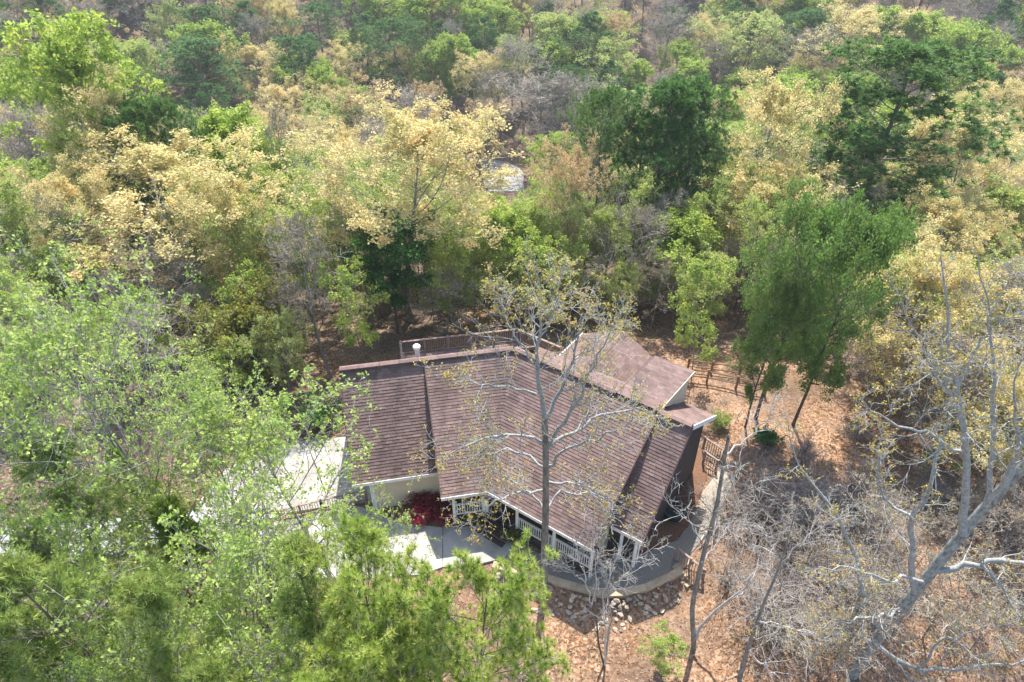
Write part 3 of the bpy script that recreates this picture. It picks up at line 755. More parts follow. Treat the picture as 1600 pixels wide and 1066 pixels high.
def broadleaf(sp, seed, H, Wd, base, nl, trunk_mat, mats, leaf, n2=7, n3=5, n4=4, a_low=72, a_top=25, lead=.94, r=None, top=.55, twig_r=.012, l4=.34, ell=1.0, multi=1):
    """leaf = (per twig, leaves per clump, leaf size, spread) or None"""
    p = Plant(seed); g = p.g; r = r or H * .013
    for m_ in range(multi):
        az0 = g.random() * 6.283; lean = .05 if multi == 1 else .22
        P0, R0 = p.grow([[.18 * (multi > 1) * math.cos(az0 + m_ * 2.1), .18 * (multi > 1) * math.sin(az0 + m_ * 2.1), -.3]], [[lean * math.cos(az0 + m_ * 2.1), lean * math.sin(az0 + m_ * 2.1), 1]], H * lead * (1 if m_ == 0 else g.uniform(.75, .95)), r, r * .12, 16, .035, .03)
        R0[:, 0] *= 1.35; p.tube(P0, R0, 7, 0)
        S, D, rad, t, _ = p.kids(P0, R0, nl, base, .97, 50, 6, 1)
        u = (t - base) / (1 - base)
        # crown outline: width profile over the height of the crown
        prof = np.clip(np.where(u < top, .45 + .55 * np.sin(np.clip(u / top, 0, 1) * 1.57), np.cos((u - top) / (1 - top) * 1.45)), .16, 1) * ell
        ang = np.radians(a_low + (a_top - a_low) * u); az = np.arctan2(D[:, 1], D[:, 0])
        D = np.stack([np.sin(ang) * np.cos(az), np.sin(ang) * np.sin(az), np.cos(ang)], -1)
        L = np.clip(Wd / 2 * prof / np.maximum(np.sin(ang), .55) * g.uniform(.72, 1.12, len(t)), .5, 99)
        L = np.minimum(L, (H * 1.02 - S[:, 2]) / np.maximum(np.cos(ang), .25))
        L = np.maximum(L, .4)
        P1, R1 = p.grow(S, D, L, np.minimum(rad * .55, r * .5), .012, 8, .10, .05); p.tube(P1, R1, 5, 0)
        S, D, rad, t, par = p.kids(P1, R1, n2, .22, .98, 44, 10, 1)
        L2 = L[par] * (.55 - .3 * t) * g.uniform(.7, 1.25, len(t)); L2 = np.maximum(L2, .35)
        P2, R2 = p.grow(S, D, L2, np.clip(rad * .6, .008, .09), .009, 5, .14, .05); p.tube(P2, R2, 4, 0 if r > .1 else 1)
        S, D, rad, t, par = p.kids(P2, R2, n3, .2, 1.0, 42, 12, 1)
        L3 = np.maximum(L2[par] * (.55 - .2 * t) * g.uniform(.7, 1.3, len(t)), .25)
        P3, R3 = p.grow(S, D, L3, np.clip(rad * .65, twig_r * .8, .03), twig_r * .7, 4, .16, .06); p.tube(P3, R3, 3, 1)
        if n4:
            S, D, rad, t, par = p.kids(P3, R3, n4, .2, 1.0, 40, 14, 1)
            L4 = np.maximum(L3[par] * .5 * g.uniform(.6, 1.3, len(t)), l4 * .6)
            P4, R4 = p.grow(S, D, np.minimum(L4, l4 * 2.2), twig_r * .8, twig_r * .45, 3, .16, .06); p.tube(P4, R4, 3, 1)
        else: P4 = P3
        if leaf:
            c, _ = p.along(P4, leaf[0], .35, 1.0, leaf[3] * .4); p.leaves(c, leaf[1], leaf[2], leaf[3], 1)
    finish(p, sp, trunk_mat, mats, H, Wd)

def pine(sp, seed, H, Wd, base, nl, per=10, ln=.42, wd=.045, dens=1.0, mats=('twig_dark', 'needle'), n2=7, n3=4, tmat='bark_pine', a_low=88, a_top=40, shape=.75, candle=False, clump=1, r=None, trop=.05):
    p = Plant(seed); g = p.g; r = r or H * .012
    P0, R0 = p.grow([[0, 0, -.3]], [[g.normal(0, .04), g.normal(0, .04), 1]], H * .97, r, r * .16, 16, .025, .03); R0[:, 0] *= 1.25; p.tube(P0, R0, 7, 0)
    S, D, rad, t, _ = p.kids(P0, R0, nl, base, .985, 50, 6, 1)
    u = (t - base) / (1 - base)
    prof = np.clip(np.where(u < .35, .65 + .35 * u / .35, (1 - (u - .35) / .65) ** shape), .14, 1) * g.uniform(.55, 1.15, len(t))
    ang = np.radians(a_low + (a_top - a_low) * u ** 1.3 + g.normal(0, 6, len(t))); az = np.arctan2(D[:, 1], D[:, 0])
    D = np.stack([np.sin(ang) * np.cos(az), np.sin(ang) * np.sin(az), np.cos(ang)], -1)
    L = np.maximum(Wd / 2 * prof, .45); P1, R1 = p.grow(S, D, L, np.minimum(rad * .42, .09), .014, 7, .10, trop); p.tube(P1, R1, 5, 0)
    S, D, rad, t, par = p.kids(P1, R1, n2, .35, 1.0, 48, 10, 1)
    L2 = np.maximum(L[par] * (.5 - .28 * t) * g.uniform(.7, 1.3, len(t)), .3); P2, R2 = p.grow(S, D, L2, np.clip(rad * .6, .008, .03), .008, 4, .14, .10); p.tube(P2, R2, 3, 1)
    S, D, rad, t, par = p.kids(P2, R2, n3, .35, 1.0, 40, 12, 1)
    L3 = np.maximum(L2[par] * .4, .22); P3, R3 = p.grow(S, D, L3, .009, .006, 3, .14, .12); p.tube(P3, R3, 3, 1)
    C = np.concatenate([P3[:, -1], P2[:, -1], P1[:, -1], P0[:, -1]]); T = nrm(np.concatenate([P3[:, -1] - P3[:, -2], P2[:, -1] - P2[:, -2], P1[:, -1] - P1[:, -2], P0[:, -1] - P0[:, -2]]) + np.array([0, 0, .002]))
    keep = g.random(len(C)) < dens; C, T = C[keep], T[keep]
    p.needles(C, T, per, ln, wd, .8)
    if candle:
        k = g.random(len(C)) < .45; c, t_ = C[k], nrm(T[k] + np.array([0, 0, .8]))
        P5, R5 = p.grow(c, t_, .11, .017, .008, 3, .05); s5 = Plant(seed + 1); 
        for a_ in (0,):
            kk = 5; th = np.arange(kk) * 2 * math.pi / kk
            x = nrm(np.cross(t_, np.array([.3, .9, .1]))); y = np.cross(t_, x)
            ringb = c[:, None] + (x[:, None] * np.cos(th)[:, None] + y[:, None] * np.sin(th)[:, None]) * .02
            ringt = c[:, None] + t_[:, None] * .11 + (x[:, None] * np.cos(th)[:, None] + y[:, None] * np.sin(th)[:, None]) * .011
            q = np.stack([ringb, np.roll(ringb, -1, 1), np.roll(ringt, -1, 1), ringt], 2).reshape(-1, 3)
            p.leaf.append((q, np.full(len(q), .5), 2, 4))
    finish(p, sp, tmat, list(mats), H, Wd)

# library: a few builds of each kind; every tree in the wood is a turned, scaled copy of one of them
for i in range(3): broadleaf('pale_oak', 10 + i, 16, (13, 12, 14, 11)[i], (.34, .4, .3, .42)[i], (15, 14, 17, 14)[i], 'bark_grey', ('twig', 'leaf_oak'), (3, 5, .085, .13), n2=7, n3=6, n4=3)
for i in range(3): broadleaf('tan_oak', 20 + i, 15, (9, 10, 8)[i], (.45, .4, .5)[i], 13, 'bark_grey', ('twig', 'leaf_tan'), (3, 4, .08, .11), n2=7, n3=5, n4=3, a_low=60)
for i in range(3): broadleaf('green_tree', 30 + i, 16, (8, 9, 10, 8)[i], (.32, .3, .28, .4)[i], (18, 20, 17, 18)[i], 'bark_grey', ('twig_dark', 'leaf_spring'), (3, 4, .15, .17), n2=7, n3=5, n4=2, a_low=62, top=.4)
for i in range(3): broadleaf('lime_tree', 40 + i, 15, (10, 9, 11)[i], .3, 16, 'bark_grey', ('twig', 'leaf_lime'), (2, 4, .13, .15), n2=7, n3=5, n4=3)
for i in range(3): broadleaf('bare_tree', 50 + i, 16, (9, 10, 8, 11)[i], (.35, .4, .42, .3)[i], (16, 15, 14, 16)[i], 'bark_grey', ('twig', 'bud_far'), (1, 2, .06, .06), n2=8, n3=6, n4=3, a_low=58, a_top=18, twig_r=.023)
for i in range(3): broadleaf('sapling', 60 + i, 9, (4.5, 5, 5.5, 4)[i], (.25, .3, .35, .3)[i], 13, 'bark_grey', ('twig', 'leaf_spring'), (2, 3, .085, .10), n2=5, n3=4, n4=3, a_low=70, r=.055)
for i in range(3): broadleaf('bare_sapling', 70 + i, 9, (4, 5, 4.5)[i], .25, 13, 'bark_grey', ('twig', 'bud_far'), (1, 3, .05, .05), n2=6, n3=5, n4=2, a_low=55, r=.05, twig_r=.015)
broadleaf('olive_shrub', 80, 6, 6.0, .08, 18, 'bark_grey', ('twig', 'leaf_olive'), (3, 5, .085, .11), n2=6, n3=4, n4=2, a_low=70, r=.06, multi=2)
for i in range(2): broadleaf('holly_tree', 84 + i, 11, 7, .35, 18, 'bark_dark', ('twig_dark', 'leaf_dark'), (3, 6, .12, .16), n2=6, n3=5, n4=2, a_low=75, top=.45)
for i in range(2): broadleaf('maple_tree', 86 + i, 14, 10, .28, 20, 'bark_dark', ('twig_dark', 'leaf_mid'), (3, 4, .095, .16), n2=7, n3=5, n4=3, a_low=70, multi=1)
broadleaf('dogwood', 90, 6, 5, .3, 13, 'bark_grey', ('twig', 'blossom'), (2, 4, .07, .07), n2=5, n3=4, n4=2, r=.06)
for i in range(3): pine('pine_tree', 100 + i, 20, (9, 10, 8, 10.5)[i], (.5, .55, .42, .55)[i], (22, 20, 24, 19)[i], per=16, ln=.32, wd=.030, shape=(.5, .32, .6, .3)[i], n2=12, n3=5, a_top=32)
for i in range(2): pine('cedar_tree', 110 + i, 10, 5.5, .12, 40, per=14, ln=.26, wd=.03, mats=('twig_dark', 'cedar'), n2=8, n3=4, a_low=70, shape=1.0)
broadleaf('tall_oak', 14, 17.5, 14, .46, 16, 'bark_grey', ('twig', 'leaf_oak'), (3, 5, .085, .13), n2=7, n3=6, n4=3, top=.4)
for i in range(2): pine('big_pine', 105 + i, 21, (13, 11)[i], (.5, .42)[i], (30, 34)[i], per=22, ln=.36, wd=.034, shape=(.28, .5)[i], n2=9, n3=4, a_low=92, a_top=25)
for i in range(2): broadleaf('slim_tree', 66 + i, 13, 4.8, .56, 11, 'bark_dark', ('twig', 'leaf_lime'), (3, 3, .085, .11), n2=5, n3=4, n4=2, a_low=60, r=.085)
def thicket(seed):
    p = Plant(seed); g = p.g; n = 15; az = g.random(n) * 6.283; t = g.uniform(.1, .9, n)
    S = np.stack([g.normal(0, .25, n), g.normal(0, .25, n), np.full(n, -.1)], -1); D = np.stack([np.cos(az) * t, np.sin(az) * t, np.ones(n)], -1)
    L = g.uniform(1.8, 3.6, n); P0, R0 = p.grow(S, D, L, 0.038, .010, 7, .12, -.03, .10); p.tube(P0, R0, 5, 0)
    S, D, rad, t, par = p.kids(P0, R0, 7, .2, 1, 52, 16, 1); L1 = L[par] * .45 * g.uniform(.6, 1.3, len(t)); P1, R1 = p.grow(S, D, L1, .012, .007, 5, .16, 0, .12); p.tube(P1, R1, 3, 1)
    S, D, rad, t, par = p.kids(P1, R1, 4, .15, 1, 48, 14, 1); L2 = L1[par] * .5; P2, R2 = p.grow(S, D, L2, .008, .005, 4, .18); p.tube(P2, R2, 3, 1)
    finish(p, 'bare_shrub', 'twig_dark', ['twig'], 3, 4)
for i in range(3): thicket(120 + i)

# ------------------------------------------------------------------ planting
NAMES = {'tall_oak': 'oak_tree', 'big_pine': 'pine_tree', 'tan_oak': 'oak_tree', 'pale_oak': 'oak_tree', 'bare_tree': 'leafless_tree', 'bare_sapling': 'leafless_sapling', 'lime_tree': 'yellow_green_tree', 'dogwood': 'dogwood_tree', 'bare_shrub': 'leafless_shrub'}
CAT = {'sapling': 'sapling', 'bare_sapling': 'sapling', 'bare_shrub': 'shrub', 'olive_shrub': 'shrub'}
PR = random.Random(11)
PLACED = []
def plant(sp, x, y, h, w=None, label=None, group=None, var=None, rot=None, lean=0.0):
    tr, cr, h0, w0 = LIB[sp][PR.randrange(len(LIB[sp])) if var is None else var % len(LIB[sp])]
    o = empty(NAMES.get(sp, sp), (x, y, gz(x, y) - .05)); o.empty_display_size = 1
    sz = h / h0; sw = sz if w is None else w / w0
    o.scale = (sw, sw, sz); o.rotation_euler = (PR.gauss(0, .02) + lean, PR.gauss(0, .02), PR.random() * 6.283 if rot is None else rot)
    link('trunk', tr, o); link('crown', cr, o)
    tag(o, label, CAT.get(sp, 'tree'), group); PLACED.append((x, y, h, sp)); return o
def solve(u, v, h, ymin=0.0, fit=False):
    """ground position of a thing of height h whose top is sighted at (u, v)"""
    d = ray(u, v); t = max(6.0, ymin / d.y); t0_ = t
    while t < 420:
        q = d * t
        if HC + q.z <= gz(q.x, q.y) + h: break
        t += .25
    if fit: return q.x, q.y, t, (HC + q.z - gz(q.x, q.y) if t == t0_ else h)
    return q.x, q.y, t
# trees that can be told apart: (kind, sight line to the top, height, crown width in the photograph's units, label)
T = [
 # beyond the deck
 ('tall_oak', 605, 160, 17.8, 255, 'wide pale yellow oak in bloom rising behind the deck, tall straight trunk', 2),
 ('holly_tree', 600, 345, 9.6, 135, 'small dark glossy green tree beside the tall oak trunk behind the deck', 0),
 ('tan_oak', 760, 155, 15, 72, 'slender tan topped oak standing at the bend of the pale lane', 0),
 ('tan_oak', 893, 222, 14, 130, 'rounded tan and yellow oak just right of the pale lane', 1),
 ('green_tree', 655, 205, 13, 90, 'fresh green tree growing against the wide pale oak', 1),
 ('sapling', 720, 350, 7, 110, 'light green young tree over the middle of the deck railing', 0),
 ('lime_tree', 835, 385, 7, 130, 'fresh green airy tree behind the corner of the deck', 0),
 ('green_tree', 790, 345, 9, 100, 'light green tree in front of the pale lane', 3),
 ('lime_tree', 690, 330, 7.5, 110, 'yellowish green airy tree behind the middle of the deck', 2),
 ('bare_sapling', 690, 425, 6, 100, 'leafless brown small tree close behind the deck railing', 1),
 ('sapling', 540, 400, 9, 90, 'slim light green young tree behind the west roof ridge', 1),
 ('sapling', 460, 290, 12, 110, 'loose yellow green young tree between the pale oaks', 2),
 ('bare_tree', 465, 340, 13, 100, 'leafless grey tree with forked trunk left of the west roof', 2),
 ('olive_shrub', 345, 448, 6.5, 165, 'large rounded olive green shrub behind the driveway', 0),
 # east of the rear wing
 ('big_pine', 1005, 168, 17, 165, 'dark green pine, front one of the dense pine group behind the rear wing', 0),
 ('pine_tree', 960, 125, 16, 120, 'dark pine at the lane side of the dense pine group', 2),
 ('pine_tree', 1050, 118, 17, 150, 'tallest flat topped pine of the dense pine group behind the rear wing', 1),
 ('big_pine', 1110, 128, 17, 140, 'dark pine at the oak side of the dense pine group', 3),
 ('pine_tree', 1090, 185, 15, 140, 'lower dark pine in front of the dense pine group beside the yellow oak', 0),
 ('green_tree', 1065, 330, 9, 120, 'light green tree standing in the woods behind the rear wing roof', 2),
 ('bare_tree', 990, 300, 11, 110, 'leafless grey many stemmed tree behind the rear wing roof', 1),
 ('sapling', 1120, 400, 10, 90, 'thin green young tree behind the split rail fence', 3),
 ('pale_oak', 1205, 248, 12.5, 180, 'bright yellow oak standing above the split rail fence', 1),
 ('pale_oak', 1225, 132, 17, 170, 'pale yellow oak between the pine group and the big flat topped pine', 3),
 ('maple_tree', 1285, 300, 15.5, 165, 'dense mid green tree standing at the edge of the orange yard', 0),
 ('maple_tree', 1355, 325, 15, 140, 'mid green tree behind the dense green one at the yard edge', 1),
 ('maple_tree', 1235, 420, 11.5, 100, 'lower mid green tree between the rail fence and the dense green tree', 0),
 ('big_pine', 1432, 62, 22, 290, 'big flat topped pine with open dark crown, the largest pine', 1),
 ('big_pine', 1345, 195, 15, 160, 'shorter wide dark pine at the foot of the big flat topped pine', 3),
 ('pine_tree', 1580, 120, 17, 70, 'dark narrow pine over the yellow oak at the photo edge', 2),
 ('pale_oak', 1555, 190, 16, 230, 'broad yellow and green oak beside the big flat topped pine', 0),
 ('tan_oak', 1550, 92, 16, 90, 'tan oak top behind the big flat topped pine', 2),
 ('pale_oak', 1490, 300, 12, 150, 'yellow oak crown below the big flat topped pine', 2),
 ('green_tree', 1592, 70, 16, 60, 'bright green tree top behind the tan oak', 0),
 # west woods
 ('pale_oak', 225, 240, 17, 300, 'widest pale yellow oak in the woods above the driveway', 0),
 ('pale_oak', 340, 262, 15, 150, 'bright pale yellow oak at the east side of the widest oak', 3),
 ('pale_oak', 80, 262, 15, 150, 'yellow oak at the west side of the widest oak', 1),
 ('pale_oak', 110, 108, 17, 170, 'pale yellow oak beneath the large bright green tree', 2),
 ('tan_oak', 185, 52, 16, 75, 'orange tan oak top on the slope above the bright green tree', 0),
 ('green_tree', 70, 20, 17, 200, 'large bright green tree high on the west slope', 2),
 ('green_tree', 150, 70, 16, 110, 'smaller bright green tree beside the large bright green one', 1),
 ('green_tree', 20, 75, 15, 110, 'bright green tree below the large bright green one', 0),
 ('bare_tree', 225, 62, 15, 90, 'leafless grey tree between bright green tree and the leaning pine', 0),
 ('big_pine', 300, 60, 20, 135, 'tall open pine with long bare trunk in the west woods', 1),
 ('pine_tree', 195, 150, 18, 120, 'dark olive pine standing among pale oaks', 3),
 ('pine_tree', 245, 150, 17, 110, 'dark olive pine beside the other one among pale oaks', 0),
 ('pine_tree', 318, 8, 18, 85, 'dark pine behind the tall open pine', 1),
 ('pine_tree', 385, 0, 18, 60, 'dark pine at the top of the slope next to pale trees', 0),
 ('big_pine', 470, 55, 19, 100, 'dark round topped pine above the pale oaks', 1),
 ('pale_oak', 395, 72, 16, 90, 'pale yellow oak between two dark pines', 3),
 ('pale_oak', 430, 130, 15, 95, 'yellow oak below the round topped pine', 1),
 ('pale_oak', 500, 122, 15, 70, 'small peach tinted oak beside the wide pale oak', 2),
 ('green_tree', 350, 185, 14, 130, 'mid green tree behind the bright pale oak', 3),
 ('bare_tree', 40, 165, 15, 110, 'leafless grey tree with twin trunks among yellow oaks', 3),
 ('bare_tree', 425, 170, 16, 60, 'thin leafless tree with a tall dark trunk beside the mid green tree', 2),
 ('green_tree', 535, 140, 14, 70, 'yellow green tree at the shoulder of the wide pale oak', 0),
 ('big_pine', 608, 28, 21, 120, 'tall dark pine with layered limbs above the wide pale oak', 0),
 ('pine_tree', 648, 22, 18, 45, 'small round topped pine right of the layered pine', 1),
 ('pine_tree', 684, 30, 18, 38, 'small pine next to the bright green trees', 3),
 ('pine_tree', 560, 18, 18, 70, 'dark pine behind the layered pine', 3),
 ('lime_tree', 556, 45, 15, 70, 'yellowish tree in front of the layered pine', 1),
 ('pine_tree', 490, 0, 19, 90, 'dark pine at the top edge above round topped pine', 2),
 ('dogwood', 22, 388, 7, 55, 'small white blossoming tree below the yellow oaks', 0),
 # far valley
 ('green_tree', 708, 48, 18, 62, 'bright green tall tree with twin dark trunks in the valley', 0),
 ('green_tree', 668, 75, 16, 60, 'bright yellow green tree leaning on the layered pine', 1),
 ('green_tree', 740, 80, 15, 50, 'narrow green tree beside the twin trunked one', 3),
 ('green_tree', 800, 58, 15, 60, 'bright green round tree in mid valley', 2),
 ('green_tree', 845, 58, 15, 65, 'bright green round tree, next along in mid valley', 1),
 ('lime_tree', 930, 55, 17, 100, 'silvery pale green large tree in mid valley', 0),
 ('green_tree', 905, 32, 15, 60, 'bright green tree behind the silvery one', 0),
 ('green_tree', 952, 20, 16, 75, 'bright green tree topping the silvery one', 2),
 ('green_tree', 985, 92, 14, 55, 'bright yellow green tree above the pine group', 3),
 ('lime_tree', 950, 128, 14, 95, 'yellow green airy tree beside the pine group', 1),
 ('lime_tree', 925, 190, 12, 70, 'light green airy tree over the lane beside tan oak', 2),
 ('bare_tree', 838, 108, 18, 130, 'dark leafless many branched tree beyond the lane', 0),
 ('bare_tree', 780, 105, 16, 90, 'grey leafless tree behind the lane bend', 3),
 ('pine_tree', 893, 98, 18, 75, 'thin dark pine between leafless tree and yellow green tree', 2),
 ('green_tree', 752, 0, 16, 55, 'yellow green tree at the head of the valley', 1),
 ('green_tree', 790, 2, 16, 60, 'bright green tree at the head of the valley', 2),
 ('lime_tree', 865, 28, 14, 50, 'olive tan round tree behind the green valley trees', 2),
 ('lime_tree', 1172, 14, 17, 118, 'round yellow green tree standing alone among far grey woods', 0),
 ('pine_tree', 1262, 14, 19, 85, 'grey green pine right of the round yellow green tree', 1),
 ('green_tree', 1165, 112, 13, 75, 'low green round tree below the round yellow green tree', 2),
 ('green_tree', 1245, 112, 13, 95, 'low green round tree behind the pale oak', 1),
 ('pale_oak', 1370, 10, 16, 130, 'yellow oak on the slope above the big flat topped pine', 0),
 ('pale_oak', 1345, 62, 15, 110, 'yellow oak directly behind the big flat topped pine', 2),
 ('pale_oak', 1440, 12, 15, 90, 'mustard oak on the slope beside a dark pine', 1),
 ('pine_tree', 1592, 0, 19, 60, 'dark pine high on the east slope', 2),
]
SEEN = []
for sp, u, v, h, wp, lab, var in T:
    if sp == 'pine_tree' and wp > 70: sp = 'big_pine'; wp *= 1.1
    ym = 44.5 if sp == 'tall_oak' else 27 if sp == 'maple_tree' else 98 if 'pine' in sp and v < 80 and wp < 200 else 54 if v < 200 else 44 if v < 330 else 36
    x, y, t, h = solve(u, v, h, ym, True)
    for _ in range(3):                      # broad crowns belong to tall trees
        if h < wp / FPX * t * 1.15 and h < 27: x, y, t, h = solve(u, v, min(27, h * 1.15), ym, True)
    sight = 'pine' in sp or sp in ('tall_oak', 'holly_tree') or 'lane' in lab
    if sight: SEEN.append((u, v, wp * .45, t, v + FPX * h * .62 / t))
    zc = t   # the sight line is scaled so that t is depth
    plant(sp, x, y, h, min(wp / FPX * zc * 1.02, h * 1.0), lab, 'trees of the woods round the house', var)

# the wood between them
HOUSE_BOX = (520, 505, 1180, 930)
def clear(x, y, h, w):
    u0, v0, z = proj((x, y, gz(x, y))); u1, v1, z1 = proj((x, y, gz(x, y) + h)); r = w / 2 / z1 * FPX
    lo, hi = min(u0, u1) - r, max(u0, u1) + r
    if hi > HOUSE_BOX[0] and lo < HOUSE_BOX[2] and v0 > HOUSE_BOX[1] + 12 : return False
    if hi > 770 and lo < 822 and v1 < 300 and v0 > 290: return False       # keeps the lane in view
    if hi > 612 and lo < 650 and v1 < 500 and v0 > 545: return False       # and the trunk of the tall oak
    for su, sv, sw_, st, sm in SEEN:                                       # and the trees that stand out
        if z < st and abs(u1 - su) < sw_ + r * .6 and v1 < sm: return False
    return True
def fill(n, y0, y1, kinds, hr, wr, dmin, label, group, xlim=None, seed=0):
    rng = random.Random(seed); k = tries = 0
    while k < n and tries < n * 40:
        tries += 1
        y = math.sqrt(rng.uniform(y0 * y0, y1 * y1)); half = .80 * (y * CP + 30 * SP)
        x = rng.uniform(-half, half) if xlim is None else rng.uniform(*xlim)
        h = rng.uniform(*hr); w = h * rng.uniform(*wr)
        if any((x - a) ** 2 + (y - b) ** 2 < dmin * dmin for a, b, _, _ in PLACED): continue
        if not clear(x, y, h, w): continue
        sp = rng.choices([q for q, _ in kinds], [q for _, q in kinds])[0]
        lab = label[sp] if isinstance(label, dict) else label
        plant(sp, x, y, h, w, lab, group); k += 1
CUT = set('in rising beside standing at just growing against over behind between close left right with leaning topping of high on above below among beneath next directly leaning one'.split())
ANCH = []
names_ = {}
for (sp, u, v, h, wp, lab, var) in T:
    ws = []
    for w_ in lab.replace(',', ' ,').split():
        if w_ in CUT or w_ == ',': break
        ws.append(w_)
    names_.setdefault(' '.join(ws), []).append((u, v + wp * .3, solve(u, v, h, 54 if v < 200 else 44 if v < 330 else 36)[2]))
ANCH = [(k, *q_[0]) for k, q_ in names_.items() if len(q_) == 1 and 2 < len(k.split()) < 5]
ANCH += [('pale lane bend', 790, 275, 80), ('deck railing', 740, 540, 48), ('split rail fence', 1140, 580, 47), ('rear wing roof', 940, 540, 44), ('white driveway', 450, 720, 40), ('west roof ridge', 560, 570, 37)]
KINDP = {'bare_tree': 'grey leafless tree', 'pale_oak': 'pale yellow oak', 'tan_oak': 'tan oak', 'green_tree': 'spring green tree', 'pine_tree': 'dark pine', 'lime_tree': 'yellow green airy tree', 'slim_tree': 'slim long trunked tree', 'sapling': 'thin green young tree', 'bare_sapling': 'thin leafless young tree', 'bare_shrub': 'tangled leafless shrub'}
def where(sp, x, y, h):
    u, v, z = proj((x, y, gz(x, y) + h * .7))
    k, au, av, az_ = min(ANCH, key=lambda q_: math.hypot(q_[1] - u, (q_[2] - v) * 1.3) + abs(q_[3] - z) * 1.2)
    du, dz = u - au, z - az_
    if abs(du) < 38 and dz > 0: rel = 'close behind' if dz < 14 else 'some way behind'
    elif abs(du) < 38: rel = 'just before' if dz > -12 else 'well before'
    else: rel = ('behind' if dz > 0 else 'before') + ' and ' + ('left' if du < 0 else 'right') + ' of' if abs(dz) > 9 else 'beside and ' + ('left of' if du < 0 else 'right of')
    return f"{KINDP[sp]} {rel} the {k}"
def fill(n, y0, y1, kinds, hr, wr, dmin, group, xlim=None, seed=0):
    rng = random.Random(seed); k = tries = 0
    while k < n and tries < n * 40:
        tries += 1
        y = math.sqrt(rng.uniform(y0 * y0, y1 * y1)); half = .80 * (y * CP + 30 * SP)
        x = rng.uniform(-half, half) if xlim is None else rng.uniform(*xlim)
        h = rng.uniform(*hr); w = h * rng.uniform(*wr)
        if any((x - a) ** 2 + (y - b) ** 2 < dmin * dmin for a, b, _, _ in PLACED): continue
        if -10 < x < 22 and y < (40.5 if x > 6 else 42) and h > 3: continue
        if not clear(x, y, h, w): continue
        sp = rng.choices([q for q, _ in kinds], [q for _, q in kinds])[0]
        plant(sp, x, y, h, w, where(sp, x, y, h), group); k += 1
far = 'trees of the distant woods'
fill(95, 120, 232, [('bare_tree', 5.5), ('pine_tree', 1), ('green_tree', 1), ('tan_oak', 2.2), ('pale_oak', 1)], (15, 20), (.45, .62), 4.2, far, xlim=(5, 175), seed=1)
fill(170, 110, 232, [('bare_tree', 2.2), ('pale_oak', 2.0), ('pine_tree', 2.4), ('green_tree', 4.4), ('tan_oak', 1.2), ('lime_tree', 1)], (15, 20), (.45, .62), 4.2, far, seed=2)
fill(95, 95, 235, [('bare_tree', 2.2), ('pale_oak', 3), ('pine_tree', 2), ('tan_oak', 1.5), ('green_tree', 1)], (15, 20), (.45, .62), 4.4, far, xlim=(-185, -15), seed=12)
fill(110, 80, 125, [('bare_tree', 2.4), ('pale_oak', 1.8), ('lime_tree', 1.6), ('green_tree', 2)], (10, 16), (.45, .65), 3.8, 'trees of the valley woods', seed=3)
fill(70, 48, 84, [('bare_tree', 1.4), ('lime_tree', 2.4), ('green_tree', 1.3), ('pale_oak', .8)], (8, 12), (.45, .65), 3.0, 'trees between house and lane', seed=4)
fill(46, 40.5, 60, [('slim_tree', 1)], (9, 12.5), (.28, .4), 1.5, 'slim trees behind the house', xlim=(-20, 26), seed=26)
fill(16, 41.5, 56, [('bare_tree', .4), ('lime_tree', .6)], (8, 12), (.32, .42), 1.9, 'slender trees behind the house', xlim=(-20, 24), seed=16)
fill(60, 42, 58, [('sapling', 4), ('bare_sapling', 3), ('lime_tree', 1)], (5, 9), (.4, .55), 1.7, 'young trees between house and lane', xlim=(-16, 20), seed=15)
fill(150, 39, 76, [('sapling', 4), ('bare_sapling', 4)], (5, 10), (.4, .6), 1.6, 'young trees between house and lane', seed=5)
fill(60, 38.5, 70, [('bare_shrub', 1)], (1.5, 3), (1.0, 1.4), 1.5, 'undergrowth shrubs of the woods', seed=6)
fill(22, 24, 46, [('pale_oak', 1), ('bare_tree', 1.5), ('lime_tree', .7)], (8, 12), (.5, .65), 3.0, 'trees east of the yard', xlim=(23, 44), seed=17)
fill(44, 22, 44, [('bare_sapling', 3), ('sapling', 2)], (4, 8), (.4, .6), 1.6, 'young trees east of the yard', xlim=(18, 38), seed=7)
fill(36, 32, 48, [('bare_sapling', 3), ('sapling', 3), ('bare_tree', 1), ('lime_tree', .7)], (5, 9), (.4, .6), 1.9, 'young trees above the driveway', xlim=(-40, -13), seed=8)

